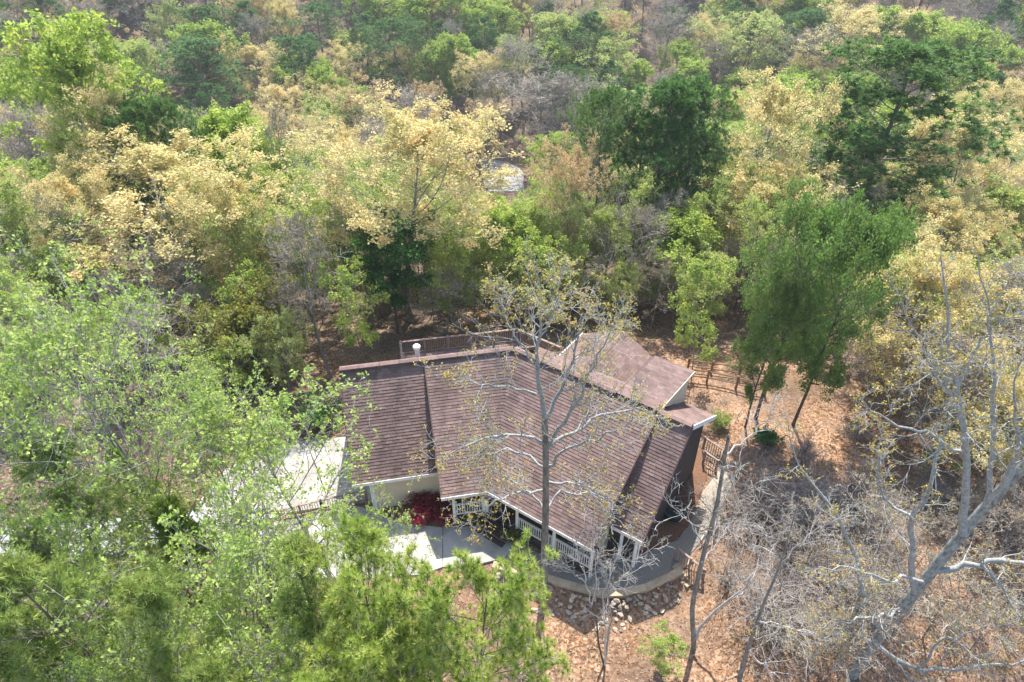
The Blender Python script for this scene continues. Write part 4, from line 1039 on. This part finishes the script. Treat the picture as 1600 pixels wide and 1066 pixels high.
# ------------------------------------------------------------------ near trees with limbs of their own
def own_tree(name, label, base, limbs, tmat, cmats, kids, leaf, twig_r=.007, trunk_n=1, seed=0, cat='tree', needles=None):
    """limbs: (sighted points, start radius, end radius, depth offset of the tip); the first trunk_n make the trunk"""
    bu, bv, bz = base; B = at(bu, bv, bz); B.z = gz(B.x, B.y)
    p = Plant(seed); g = p.g; rows = []
    for i, (px, r0, r1, dy) in enumerate(limbs):
        n = len(px); pts = []
        d0 = 0.0 if len(limbs[i]) < 5 else 0
        for j, (u, v) in enumerate(px):
            d = ray(u, v); yy = B.y + dy[0] + (dy[1] - dy[0]) * j / max(1, n - 1); t = yy / d.y
            q = Vector((0, 0, HC)) + d * t - B; pts.append((q.x, q.y, q.z))
        pts = np.array(pts)
        # resample with a slight wander
        m = 14; s = np.concatenate([[0], np.cumsum(np.linalg.norm(np.diff(pts, axis=0), axis=1))]); ss = np.linspace(0, s[-1], m)
        P = np.stack([np.interp(ss, s, pts[:, k]) for k in range(3)], 1); P[1:-1] = (P[:-2] + 2 * P[1:-1] + P[2:]) / 4
        if i >= trunk_n:
            wob = g.normal(0, .04 * min(1, s[-1] / 4), (m - 2, 3)); P[1:-1] += wob * np.array([1, 2.2, 1])
        Rr = r0 + (r1 - r0) * np.linspace(0, 1, m); p.tube(P[None], Rr[None], 8 if r0 > .06 else 6, 0 if i < trunk_n else 1)
        if i >= trunk_n or len(limbs) <= trunk_n: rows.append((P, Rr, s[-1]))
    P0 = np.stack([a for a, _, _ in rows]); R0 = np.stack([b for _, b, _ in rows]); Lm = np.array([c for _, _, c in rows])
    m1, l1, m2, m3, ang, t0 = kids
    S, D, rad, t, par = p.kids(P0, R0, m1, t0, 1, ang, 12, 1)
    L1 = np.clip(l1 * (1.15 - .7 * t), .3, None) * g.uniform(.5, 1.35, len(t)); P1, R1 = p.grow(S, D, L1, np.clip(rad * .5, .010, .035), .008, 7, .17, .06); p.tube(P1, R1, 4, 1)
    S, D, rad, t, par = p.kids(P1, R1, m2, .2, 1, 45, 14, 1); L2 = L1[par] * (.6 - .25 * t) * g.uniform(.6, 1.3, len(t)); P2, R2 = p.grow(S, D, L2, np.clip(rad * .65, twig_r, .02), twig_r * .8, 5, .2, .08); p.tube(P2, R2, 3, 1)
    P3 = P2
    if m3:
        S, D, rad, t, par = p.kids(P2, R2, m3, .25, 1, 42, 14, 1); L3 = np.maximum(L2[par] * .5, .12) * g.uniform(.6, 1.3, len(t)); P3, R3 = p.grow(S, D, L3, twig_r * .8, twig_r * .5, 3, .2, .08); p.tube(P3, R3, 3, 1)
    if leaf:
        c, _ = p.along(P3, 1, .6, 1.0, .01); c = c[g.random(len(c)) < leaf[0]]; p.leaves(c, leaf[1], leaf[2], leaf[3], 1)
    tr = p.mesh(name + '_trunk', 0, [tmat], False); cr = p.mesh(name + '_crown', 1, list(cmats), True)
    o = empty(name, B); link('trunk', tr, o); link('crown', cr, o); tag(o, label, cat); PLACED.append((B.x, B.y, 15, name)); return o

own_tree('budding_tree', 'tall grey tree with yellow buds standing before the house roof, full trunk visible', (850, 932, -.75), [
 ([(850, 932), (851, 860), (853, 780), (853, 710), (851, 655)], .20, .125, (0, 0)),
 ([(851, 655), (843, 600), (838, 570), (843, 535), (846, 490), (842, 440), (838, 405)], .11, .012, (0, .8)),
 ([(851, 655), (868, 625), (885, 590), (893, 565), (905, 525), (918, 480), (928, 445)], .09, .012, (0, 1.6)),
 ([(857, 697), (875, 672), (892, 645), (910, 615), (920, 595), (930, 562), (950, 530), (962, 500)], .09, .012, (0, -1.5)),
 ([(856, 700), (882, 680), (917, 662), (940, 647), (960, 642), (990, 637), (1037, 648)], .085, .012, (0, 1.5)),
 ([(854, 728), (872, 712), (887, 700), (910, 697), (930, 687), (960, 675), (990, 655), (1025, 642)], .075, .012, (0, -1.8)),
 ([(853, 694), (832, 682), (800, 677), (762, 685), (725, 697), (695, 715), (672, 738)], .075, .010, (0, -1.6)),
 ([(852, 732), (827, 715), (805, 705), (775, 705), (747, 717), (720, 726)], .06, .010, (0, 1.5)),
 ([(838, 616), (800, 605), (762, 600), (725, 592), (692, 597)], .05, .010, (.1, -1.2)),
 ([(848, 766), (822, 767), (802, 772), (782, 775), (765, 790), (750, 808), (735, 838)], .055, .010, (0, -1.6)),
 ([(848, 794), (835, 777), (817, 765), (795, 750), (772, 727), (765, 700)], .06, .010, (0, 1.2)),
 ([(856, 794), (863, 780), (877, 767), (897, 771), (930, 772), (962, 780)], .06, .010, (0, 1.6)),
 ([(855, 753), (885, 752), (910, 758), (932, 767), (960, 787), (992, 806)], .06, .010, (0, -1.4)),
 ([(838, 572), (815, 545), (795, 510), (780, 470), (770, 440)], .05, .010, (.2, 1.8)),
 ([(843, 535), (860, 500), (870, 465), (875, 430)], .04, .010, (.3, -.8)),
 ([(893, 565), (915, 550), (950, 520), (985, 500)], .04, .010, (.8, 2.4)),
], 'bark_grey', ('limb_pale', 'bud'), (14, 1.75, 6, 3, 48, .2), (.75, 4, .040, .040), twig_r=.010, seed=200)

own_tree('lichen_oak', 'huge leaning oak with grey lichen bark and bare crooked limbs, thickest trunk', (1330, 1056, -.75), [
 ([(1330, 1056), (1362, 1008), (1410, 950), (1475, 870), (1540, 790), (1600, 730), (1680, 640)], .27, .15, (0, .2)),
 ([(1459, 893), (1489, 888), (1533, 880), (1566, 876), (1620, 872), (1700, 850)], .12, .04, (0, -1)),
 ([(1366, 1005), (1400, 1030), (1433, 1050), (1476, 1053), (1533, 1043), (1600, 1030), (1690, 1000)], .10, .03, (0, -1.6)),
 ([(1380, 988), (1359, 960), (1353, 935), (1345, 895), (1333, 853), (1306, 797), (1286, 773), (1253, 737), (1236, 713), (1231, 660)], .13, .012, (0, 1.4)),
 ([(1430, 925), (1426, 898), (1426, 853), (1429, 808), (1454, 758), (1462, 713), (1488, 656), (1500, 560)], .13, .012, (0, 1.0)),
 ([(1505, 835), (1510, 791), (1510, 735), (1505, 670), (1496, 605), (1480, 542), (1483, 455), (1470, 400)], .15, .014, (0, .5)),
 ([(1496, 605), (1520, 560), (1540, 520), (1555, 470), (1570, 440)], .06, .010, (.4, 1.5)),
 ([(1502, 640), (1470, 600), (1450, 560), (1435, 530)], .06, .010, (.4, -1)),
 ([(1508, 720), (1490, 700), (1455, 680), (1420, 672), (1385, 655), (1350, 640), (1340, 615)], .07, .010, (.4, -1.4)),
 ([(1429, 808), (1400, 800), (1375, 770), (1372, 720), (1378, 660)], .06, .010, (.6, 2.2)),
 ([(1540, 790), (1575, 745), (1590, 690), (1585, 620), (1600, 560)], .1, .012, (0, -1.5)),
 ([(1410, 950), (1390, 962), (1350, 965), (1310, 972), (1270, 978)], .07, .010, (0, -1.2)),
 ([(1366, 1005), (1340, 990), (1300, 995), (1260, 985), (1220, 975), (1186, 972)], .06, .010, (0, -.6)),
 ([(1445, 910), (1415, 900), (1390, 907), (1365, 897), (1340, 890), (1310, 880), (1280, 885)], .08, .012, (0, -1.7)),
 ([(1353, 935), (1330, 960), (1310, 990), (1280, 1000)], .04, .010, (.1, -1)),
 ([(1533, 880), (1560, 910), (1590, 960), (1610, 990)], .06, .010, (-.5, -2)),
 ([(1433, 1050), (1460, 1010), (1500, 985), (1545, 975), (1600, 980)], .07, .010, (-.6, -2.2)),
 ([(1400, 1030), (1420, 1065), (1450, 1090), (1480, 1110)], .05, .010, (-.5, -1.5)),
 ([(1540, 790), (1555, 700), (1560, 600), (1545, 500), (1530, 400)], .10, .012, (0, 1.6)),
 ([(1570, 760), (1610, 660), (1630, 560), (1610, 450)], .10, .012, (0, .6)),
 ([(1505, 670), (1460, 560), (1420, 500), (1400, 450)], .06, .010, (.4, 2)),
], 'bark_lichen', ('limb_pale', 'bud'), (10, 1.5, 6, 3, 52, .2), (.7, 4, .036, .038), twig_r=.010, seed=210)

own_tree('snag_tree', 'dark bare trunk with snapped pale top right of the east gable', (1084, 1012, -.75), [
 ([(1084, 1012), (1083, 972), (1079, 952), (1087, 922), (1102, 852), (1115, 815), (1125, 765), (1132, 712), (1138, 685)], .125, .06, (0, .3)),
 ([(1133, 712), (1155, 697), (1175, 680), (1197, 655), (1215, 620)], .04, .008, (.3, .9)),
 ([(1087, 998), (1102, 972), (1130, 950), (1166, 910), (1189, 883), (1216, 843), (1240, 800)], .075, .01, (0, .8)),
 ([(1105, 850), (1085, 830), (1060, 800), (1040, 770)], .03, .007, (0, -.8)),
 ([(1118, 800), (1140, 780), (1150, 745), (1155, 710)], .03, .007, (0, -.6)),
 ([(1096, 880), (1120, 850), (1140, 820)], .03, .007, (0, 1)),
], 'bark_grey', ('twig_pale', 'leaf_lime'), (8, 1.5, 5, 2, 46, .3), (.05, 3, .025, .03), seed=220)
own_tree('leaning_bare_tree', 'thin leaning grey tree between the snapped trunk and the lichen oak', (1155, 1064, -.75), [
 ([(1155, 1064), (1166, 1020), (1183, 973), (1193, 940), (1209, 910), (1219, 883), (1235, 830), (1248, 780)], .11, .010, (0, .3)),
 ([(1184, 970), (1210, 975), (1245, 985), (1285, 997), (1320, 1005)], .03, .007, (0, -.5)),
 ([(1170, 1015), (1190, 1040), (1215, 1060), (1240, 1080)], .05, .01, (0, -.6)),
 ([(1219, 883), (1250, 850), (1290, 820), (1330, 800)], .03, .007, (.3, 1)),
 ([(1209, 910), (1190, 880), (1175, 850), (1170, 820)], .03, .007, (.2, -.8)),
], 'bark_grey', ('twig_pale', 'leaf_lime'), (9, 1.6, 5, 3, 46, .25), (.04, 3, .025, .03), seed=221)
own_tree('multi_stem_tree', 'small leafless tree of three thin stems before the retaining wall', (944, 1040, -.75), [
 ([(944, 1042), (935, 1005), (932, 965), (925, 945)], .05, .03, (0, .1)),
 ([(944, 1042), (952, 1005), (955, 952), (952, 930), (945, 890), (940, 852), (935, 815)], .05, .010, (0, .5)),
 ([(925, 945), (915, 910), (905, 870), (895, 830)], .03, .008, (.1, .7)),
 ([(944, 1040), (945, 980), (944, 940), (950, 900), (975, 860), (990, 820)], .04, .008, (0, -.6)),
 ([(925, 945), (935, 905), (925, 860), (930, 800)], .03, .008, (.1, -.6)),
 ([(952, 930), (975, 900), (1000, 870), (1030, 850)], .025, .007, (.2, .2)),
 ([(915, 910), (890, 890), (870, 880)], .02, .007, (.2, -.3)),
], 'bark_dark', ('twig_pale', 'bud'), (10, 1.5, 5, 3, 46, .3), (.10, 4, .026, .03), seed=222)

# ------------------------------------------------------------------ near leafy trees and pines
broadleaf('near_leafy', 300, 19, 13, .35, 26, 'bark_lichen', ('twig', 'leaf_near'), (1, 6, .078, .085), n2=8, n3=5, n4=2, a_low=58, a_top=22, r=.17, twig_r=.009)
broadleaf('near_leafy', 301, 14, 8, .30, 18, 'bark_lichen', ('twig', 'leaf_near'), (1, 6, .074, .08), n2=7, n3=5, n4=2, a_low=60, a_top=25, r=.12, twig_r=.009)
broadleaf('near_leafy', 302, 15, 10, .35, 18, 'bark_lichen', ('twig', 'leaf_near'), (1, 6, .070, .075), n2=7, n3=5, n4=2, a_low=55, a_top=22, r=.12, twig_r=.009)
pine('near_pine', 310, 19, 8.0, .5, 46, per=38, ln=.24, wd=.014, mats=('twig', 'needle_near', 'candle'), n2=10, n3=3, a_low=85, a_top=45, shape=.33, candle=True, r=.16)
pine('soft_pine', 311, 17, 7.0, .35, 40, per=24, ln=.28, wd=.012, mats=('twig', 'needle_soft'), n2=8, n3=3, a_low=80, a_top=35, shape=.7, r=.14)
NAMES.update({'near_leafy': 'leafy_tree', 'near_pine': 'pine_tree', 'soft_pine': 'pine_tree'})
def near(sp, u, v, h, wp, label, var=0, rot=None):
    x, y, t = solve(u, v, h); plant(sp, x, y, h, wp / FPX * t, label, None, var, rot)
near('near_leafy', 110, 392, 19.5, 430, 'largest light green tree over the driveway, sparse fresh leaves on grey limbs', 0, 1.0)
near('near_leafy', 432, 575, 14, 290, 'light green tree with slim leaning trunk standing before the white driveway', 1, .4)
near('near_leafy', 250, 880, 16.5, 430, 'light green tree low before the driveway lane, forked pale limbs showing', 2, 2.0)
near('near_leafy', 535, 815, 11, 150, 'small light green tree before the concrete walkway', 1, 2.6)
near('near_leafy', 20, 540, 17, 280, 'light green tree behind the largest one, beside the lane', 2, 4.0)
near('near_leafy', 300, 600, 15, 260, 'light green tree between the olive shrub and the driveway', 0, 5.0)
near('near_pine', 705, 905, 19.5, 300, 'bright green pine with candle tips standing before the walkway', 0, .3)
near('near_pine', 570, 945, 19, 330, 'bright green pine beside the soft pine, with candle tips', 0, 2.4)
near('near_pine', 650, 985, 18.5, 310, 'bright green pine with candle tips, lowest between its two neighbours', 0, 4.4)
near('near_leafy', -10, 800, 15, 260, 'light green tree cut by the picture edge over the asphalt lane', 1, 3.3)
near('cedar_tree', 10, 880, 12, 200, 'olive cedar cut by the picture edge below the asphalt lane', 0)
near('soft_pine', 470, 925, 18, 290, 'soft yellow green pine beside the bright green ones', 0, 1.2)
near('soft_pine', 60, 790, 17, 280, 'soft green pine beside the asphalt lane', 0, 3.2)
near('soft_pine', 130, 900, 17, 260, 'soft green pine below the asphalt lane', 0, 4.6)
near('cedar_tree', 255, 755, 12, 140, 'upright olive cedar beside the asphalt lane', 0)
near('cedar_tree', 395, 880, 11, 150, 'olive cedar between leafy tree and soft pine', 1)
near('cedar_tree', 60, 950, 14, 260, 'broad green cedar lowest in the view', 1)
near('soft_pine', 20, 690, 15, 240, 'soft green pine at the far end of the asphalt lane', 0)
near('near_leafy', 70, 990, 15, 300, 'light green tree over the broad cedar lowest in the view', 2, .9)
near('near_leafy', 390, 930, 13, 260, 'light green tree over the soft yellow green pine', 1, 5.2)
near('near_leafy', 330, 960, 15, 280, 'light green tree between the soft pine and the broad cedar', 2, 4.1)
near('soft_pine', 400, 1010, 16, 240, 'soft green pine lowest beside the bright green ones', 0, 2.2)
near('cedar_tree', 190, 690, 10, 90, 'olive cedar in the shade of the largest light green tree', 0)

# shrubs and bedding plants
def mound(name, label, u, v, z, H, Wd, mat, leaf, seed, cat='shrub', n=60, flower=None):
    p = Plant(seed); g = p.g; az = g.random(n) * 6.283; t = np.sqrt(g.random(n)) * 1.15
    S = np.stack([g.normal(0, .08, n), g.normal(0, .08, n), np.zeros(n)], -1); D = np.stack([np.cos(az) * t * Wd / 2 / H, np.sin(az) * t * Wd / 2 / H, np.ones(n)], -1)
    P0, R0 = p.grow(S, D, H * g.uniform(.75, 1.05, n) * np.sqrt(1 + (t * .8) ** 2), .012, .006, 5, .1, 0, .06); p.tube(P0, R0, 4, 0)
    S, D, rad, tt, par = p.kids(P0, R0, 7, .3, 1, 50, 12, 1); P1, R1 = p.grow(S, D, H * .28 * g.uniform(.6, 1.2, len(tt)), .007, .004, 4, .15); p.tube(P1, R1, 3, 0)
    c, _ = p.along(P1, leaf[0], .3, 1, .02); p.leaves(c, leaf[1], leaf[2], leaf[3], 1)
    if flower: p.leaves(P0[:, -1] + np.array([0, 0, .05]), 5, flower[1], .03, 2)
    st = p.mesh(name + '_stems', 0, ['twig_dark'], False); cr = p.mesh(name + '_leaves', 1, ['twig_dark', mat] + ([flower[0]] if flower else []), True)
    b = at(u, v, z); o = empty(name, (b.x, b.y, z)); link('stems', st, o); link('foliage', cr, o); return tag(o, label, cat)
mound('azalea_shrub', 'low dark red shrub spreading under the garage wall', 690, 800, .08, .7, 2.5, 'azalea', (2, 5, .045, .06), 401, n=90)
mound('azalea_shrub', 'bright pink red shrub at the walkway edge of the bed', 656, 812, .08, .65, 1.1, 'azalea_bright', (2, 5, .045, .05), 402, n=50)
mound('maroon_shrub', 'dark maroon shrub against the garage wall', 665, 785, .08, .9, 1.9, 'azalea', (2, 4, .045, .06), 403, n=60)
mound('flower_clump', 'green plant with orange flowers beside the short porch railing', 735, 812, .08, .55, .9, 'leaf_mid', (2, 3, .07, .04), 404, 'flower', 26, ('tulip', .05))
for i, (u, v) in enumerate(((866, 858), (880, 868), (800, 845))):
    mound('bedding_shrub', ('olive bush before the middle of the long porch railing', 'olive bush nearer the post in the long porch railing bed', 'small bush at the foot of the porch post by the steps')[i], u, v, .05, .7, .9, 'leaf_olive', (1, 4, .05, .05), 410 + i, n=30)
mound('evergreen_shrub', 'dark green low shrub in the orange yard beside the snapped trunk', 1195, 690, 0, .8, 1.6, 'leaf_dark', (2, 4, .06, .06), 420, n=40)
mound('evergreen_shrub', 'dark green rounded shrub at the corner of the driveway', 500, 665, 0, 1.8, 2.6, 'leaf_dark', (2, 4, .07, .08), 421, n=60)
mound('yellow_shrub', 'yellowish shrub behind the east gable', 1125, 668, 0, .9, 1.2, 'leaf_lime', (2, 4, .05, .05), 422, n=36)
q = random.Random(5)
for i in range(20):
    u, v = q.uniform(1135, 1400), q.uniform(780, 985); b = at(u, v, -.4)
    plant('bare_shrub', b.x, b.y, q.uniform(2.2, 4.2), q.uniform(3, 4.4), 'tangled leafless grey shrub in the thicket before the lichen oak', 'leafless shrubs of the thicket')
for i in range(12):
    u, v = q.uniform(1220, 1600), q.uniform(660, 820); b = at(u, v, 0)
    plant('bare_shrub', b.x, b.y, q.uniform(1.5, 3), q.uniform(2.5, 4), 'leafless shrub at the woods edge behind the lichen oak', 'leafless shrubs behind the lichen oak')
for i in range(12):
    u, v = ((1262, 1040), (1300, 1010), (1400, 985), (1440, 1000), (1505, 960), (1560, 1000), (1420, 905), (1530, 850), (1250, 905), (1345, 930), (1480, 1055), (1590, 925))[i]; b = at(u, v, -.3)
    plant('bare_sapling', b.x, b.y, q.uniform(4.5, 8), q.uniform(2.2, 3.6), 'thin leafless sapling growing round the foot of the lichen oak', 'leafless saplings round the lichen oak')
near('sapling', 1050, 1000, 2.6, 70, 'young shoot with lime green leaves below the snapped trunk', 1)

# fallen leaves lying on the yard
g = np.random.default_rng(9); n = 26000
x = g.uniform(-22, 26, n); y = g.uniform(13, 40, n); z = ground(x, y) + .02
a = g.random(n) * 6.283; s = g.uniform(.03, .075, n); tl = g.normal(0, .35, (n, 2))
V_ = []
for dx, dy in ((-1, 0), (0, -.6), (1, 0), (0, .6)):
    ox, oy = (dx * np.cos(a) - dy * np.sin(a)) * s, (dx * np.sin(a) + dy * np.cos(a)) * s
    V_.append(np.stack([x + ox, y + oy, z + ox * tl[:, 0] + oy * tl[:, 1] + .015], -1))
V_ = np.stack(V_, 1).reshape(-1, 3)
M['dry_leaf'] = leaf_mat('dry_leaf', [(.16, .085, .045), (.30, .165, .09), (.42, .28, .17)], .15)
lv = link('fallen_leaves', mesh_np('fallen_leaves', V_, np.arange(n * 4).reshape(-1, 4), mats=[M['dry_leaf']], tint=np.repeat(g.random(n), 4)))
tag(lv, 'brown fallen leaves strewn over the orange yard', kind='stuff')

# leaves blown on the driveway, dead sticks and grass tufts in the yard
n = 1500; px = [(q.uniform(310, 600), q.uniform(690, 890)) for _ in range(n)]; P_ = np.array([at(u, v, .105) for u, v in px]); a = g.random(n) * 6.283; s = g.uniform(.025, .06, n); V_ = []
for dx, dy in ((-1, 0), (0, -.6), (1, 0), (0, .6)):
    V_.append(P_ + np.stack([(dx * np.cos(a) - dy * np.sin(a)) * s, (dx * np.sin(a) + dy * np.cos(a)) * s, g.uniform(.0, .02, n)], -1))
lv = link('blown_leaves', mesh_np('blown_leaves', np.stack(V_, 1).reshape(-1, 3), np.arange(n * 4).reshape(-1, 4), mats=[M['dry_leaf']], tint=np.repeat(g.random(n), 4))); tag(lv, 'dry leaves blown over the pale driveway', kind='stuff')
p = Plant(77); n = 150; x = p.g.uniform(-4, 24, n); y = p.g.uniform(13, 40, n); k = ~((np.abs(x) < 9.5) & (y > 18.5) & (y < 36)); x, y = x[k], y[k]; az = p.g.random(len(x)) * 6.283
P0, R0 = p.grow(np.stack([x, y, ground(x, y) + .05], -1), np.stack([np.cos(az), np.sin(az), az * 0 + .03], -1), p.g.uniform(.5, 1.9, len(x)), .022, .008, 6, .09); p.tube(P0, R0, 4, 0)
S, D, rad, t, par = p.kids(P0, R0, 3, .3, 1, 40, 10, 1); D[:, 2] = np.abs(D[:, 2]) * .4; P1, R1 = p.grow(S, D, .35, .009, .005, 4, .12); p.tube(P1, R1, 3, 0)
tag(link('fallen_sticks', p.mesh('fallen_sticks', 0, ['twig'], False)), 'grey dead sticks lying in the orange yard', kind='stuff')
p = Plant(78); n = 110; cx = p.g.uniform(-3, 24, n); cy = p.g.uniform(13.5, 38, n); k = ~((np.abs(cx) < 10) & (cy > 18.5) & (cy < 36)); cx, cy = cx[k], cy[k]
bx = np.repeat(cx, 40) + p.g.normal(0, .16, len(cx) * 40); by = np.repeat(cy, 40) + p.g.normal(0, .16, len(cx) * 40); T_ = nrm(np.stack([p.g.normal(0, .4, len(bx)), p.g.normal(0, .4, len(bx)), np.ones(len(bx))], -1))
p.needles(np.stack([bx, by, ground(bx, by)], -1), T_, 1, .2, .012, .25, 0); me = p.mesh('grass_tufts', 0, ['leaf_olive'], True); tag(link('grass_tufts', me), 'small olive grass tufts in the orange yard', kind='stuff')

ORD = 'first second third fourth fifth sixth seventh eighth ninth tenth eleventh twelfth thirteenth fourteenth fifteenth sixteenth seventeenth eighteenth nineteenth twentieth'.split()
byl = {}
for o in scene.objects:
    if o.parent is None and o.get('category') and o.get('label'): byl.setdefault(o['label'], []).append(o)
for lab, os_ in byl.items():
    if len(os_) < 2: continue
    os_.sort(key=lambda o: proj(o.location + Vector((0, 0, 5)))[0])
    for i, o in enumerate(os_):
        o['label'] = lab + (', left one' if i == 0 else ', right one') if len(os_) == 2 else lab + ', ' + ORD[min(i, 19)] + ' from left'

# ------------------------------------------------------------------ the air
hm = bpy.data.materials.new('haze'); hm.use_nodes = True; hn = hm.node_tree; hn.nodes.clear()
ho = hn.nodes.new('ShaderNodeOutputMaterial'); hv = hn.nodes.new('ShaderNodeVolumePrincipled')
hv.inputs['Color'].default_value = (.86, .93, 1.0, 1); hv.inputs['Density'].default_value = .00031; hv.inputs['Anisotropy'].default_value = .2
hn.links.new(hv.outputs[0], ho.inputs['Volume'])
mb = MB(); mb.hexa([(-425, -65, -29), (425, -65, -29), (425, 905, -29), (-425, 905, -29), (-425, -65, 34), (425, -65, 34), (425, 905, 34), (-425, 905, 34)])
hz = mb.build('haze', hm); hz['kind'] = 'stuff'
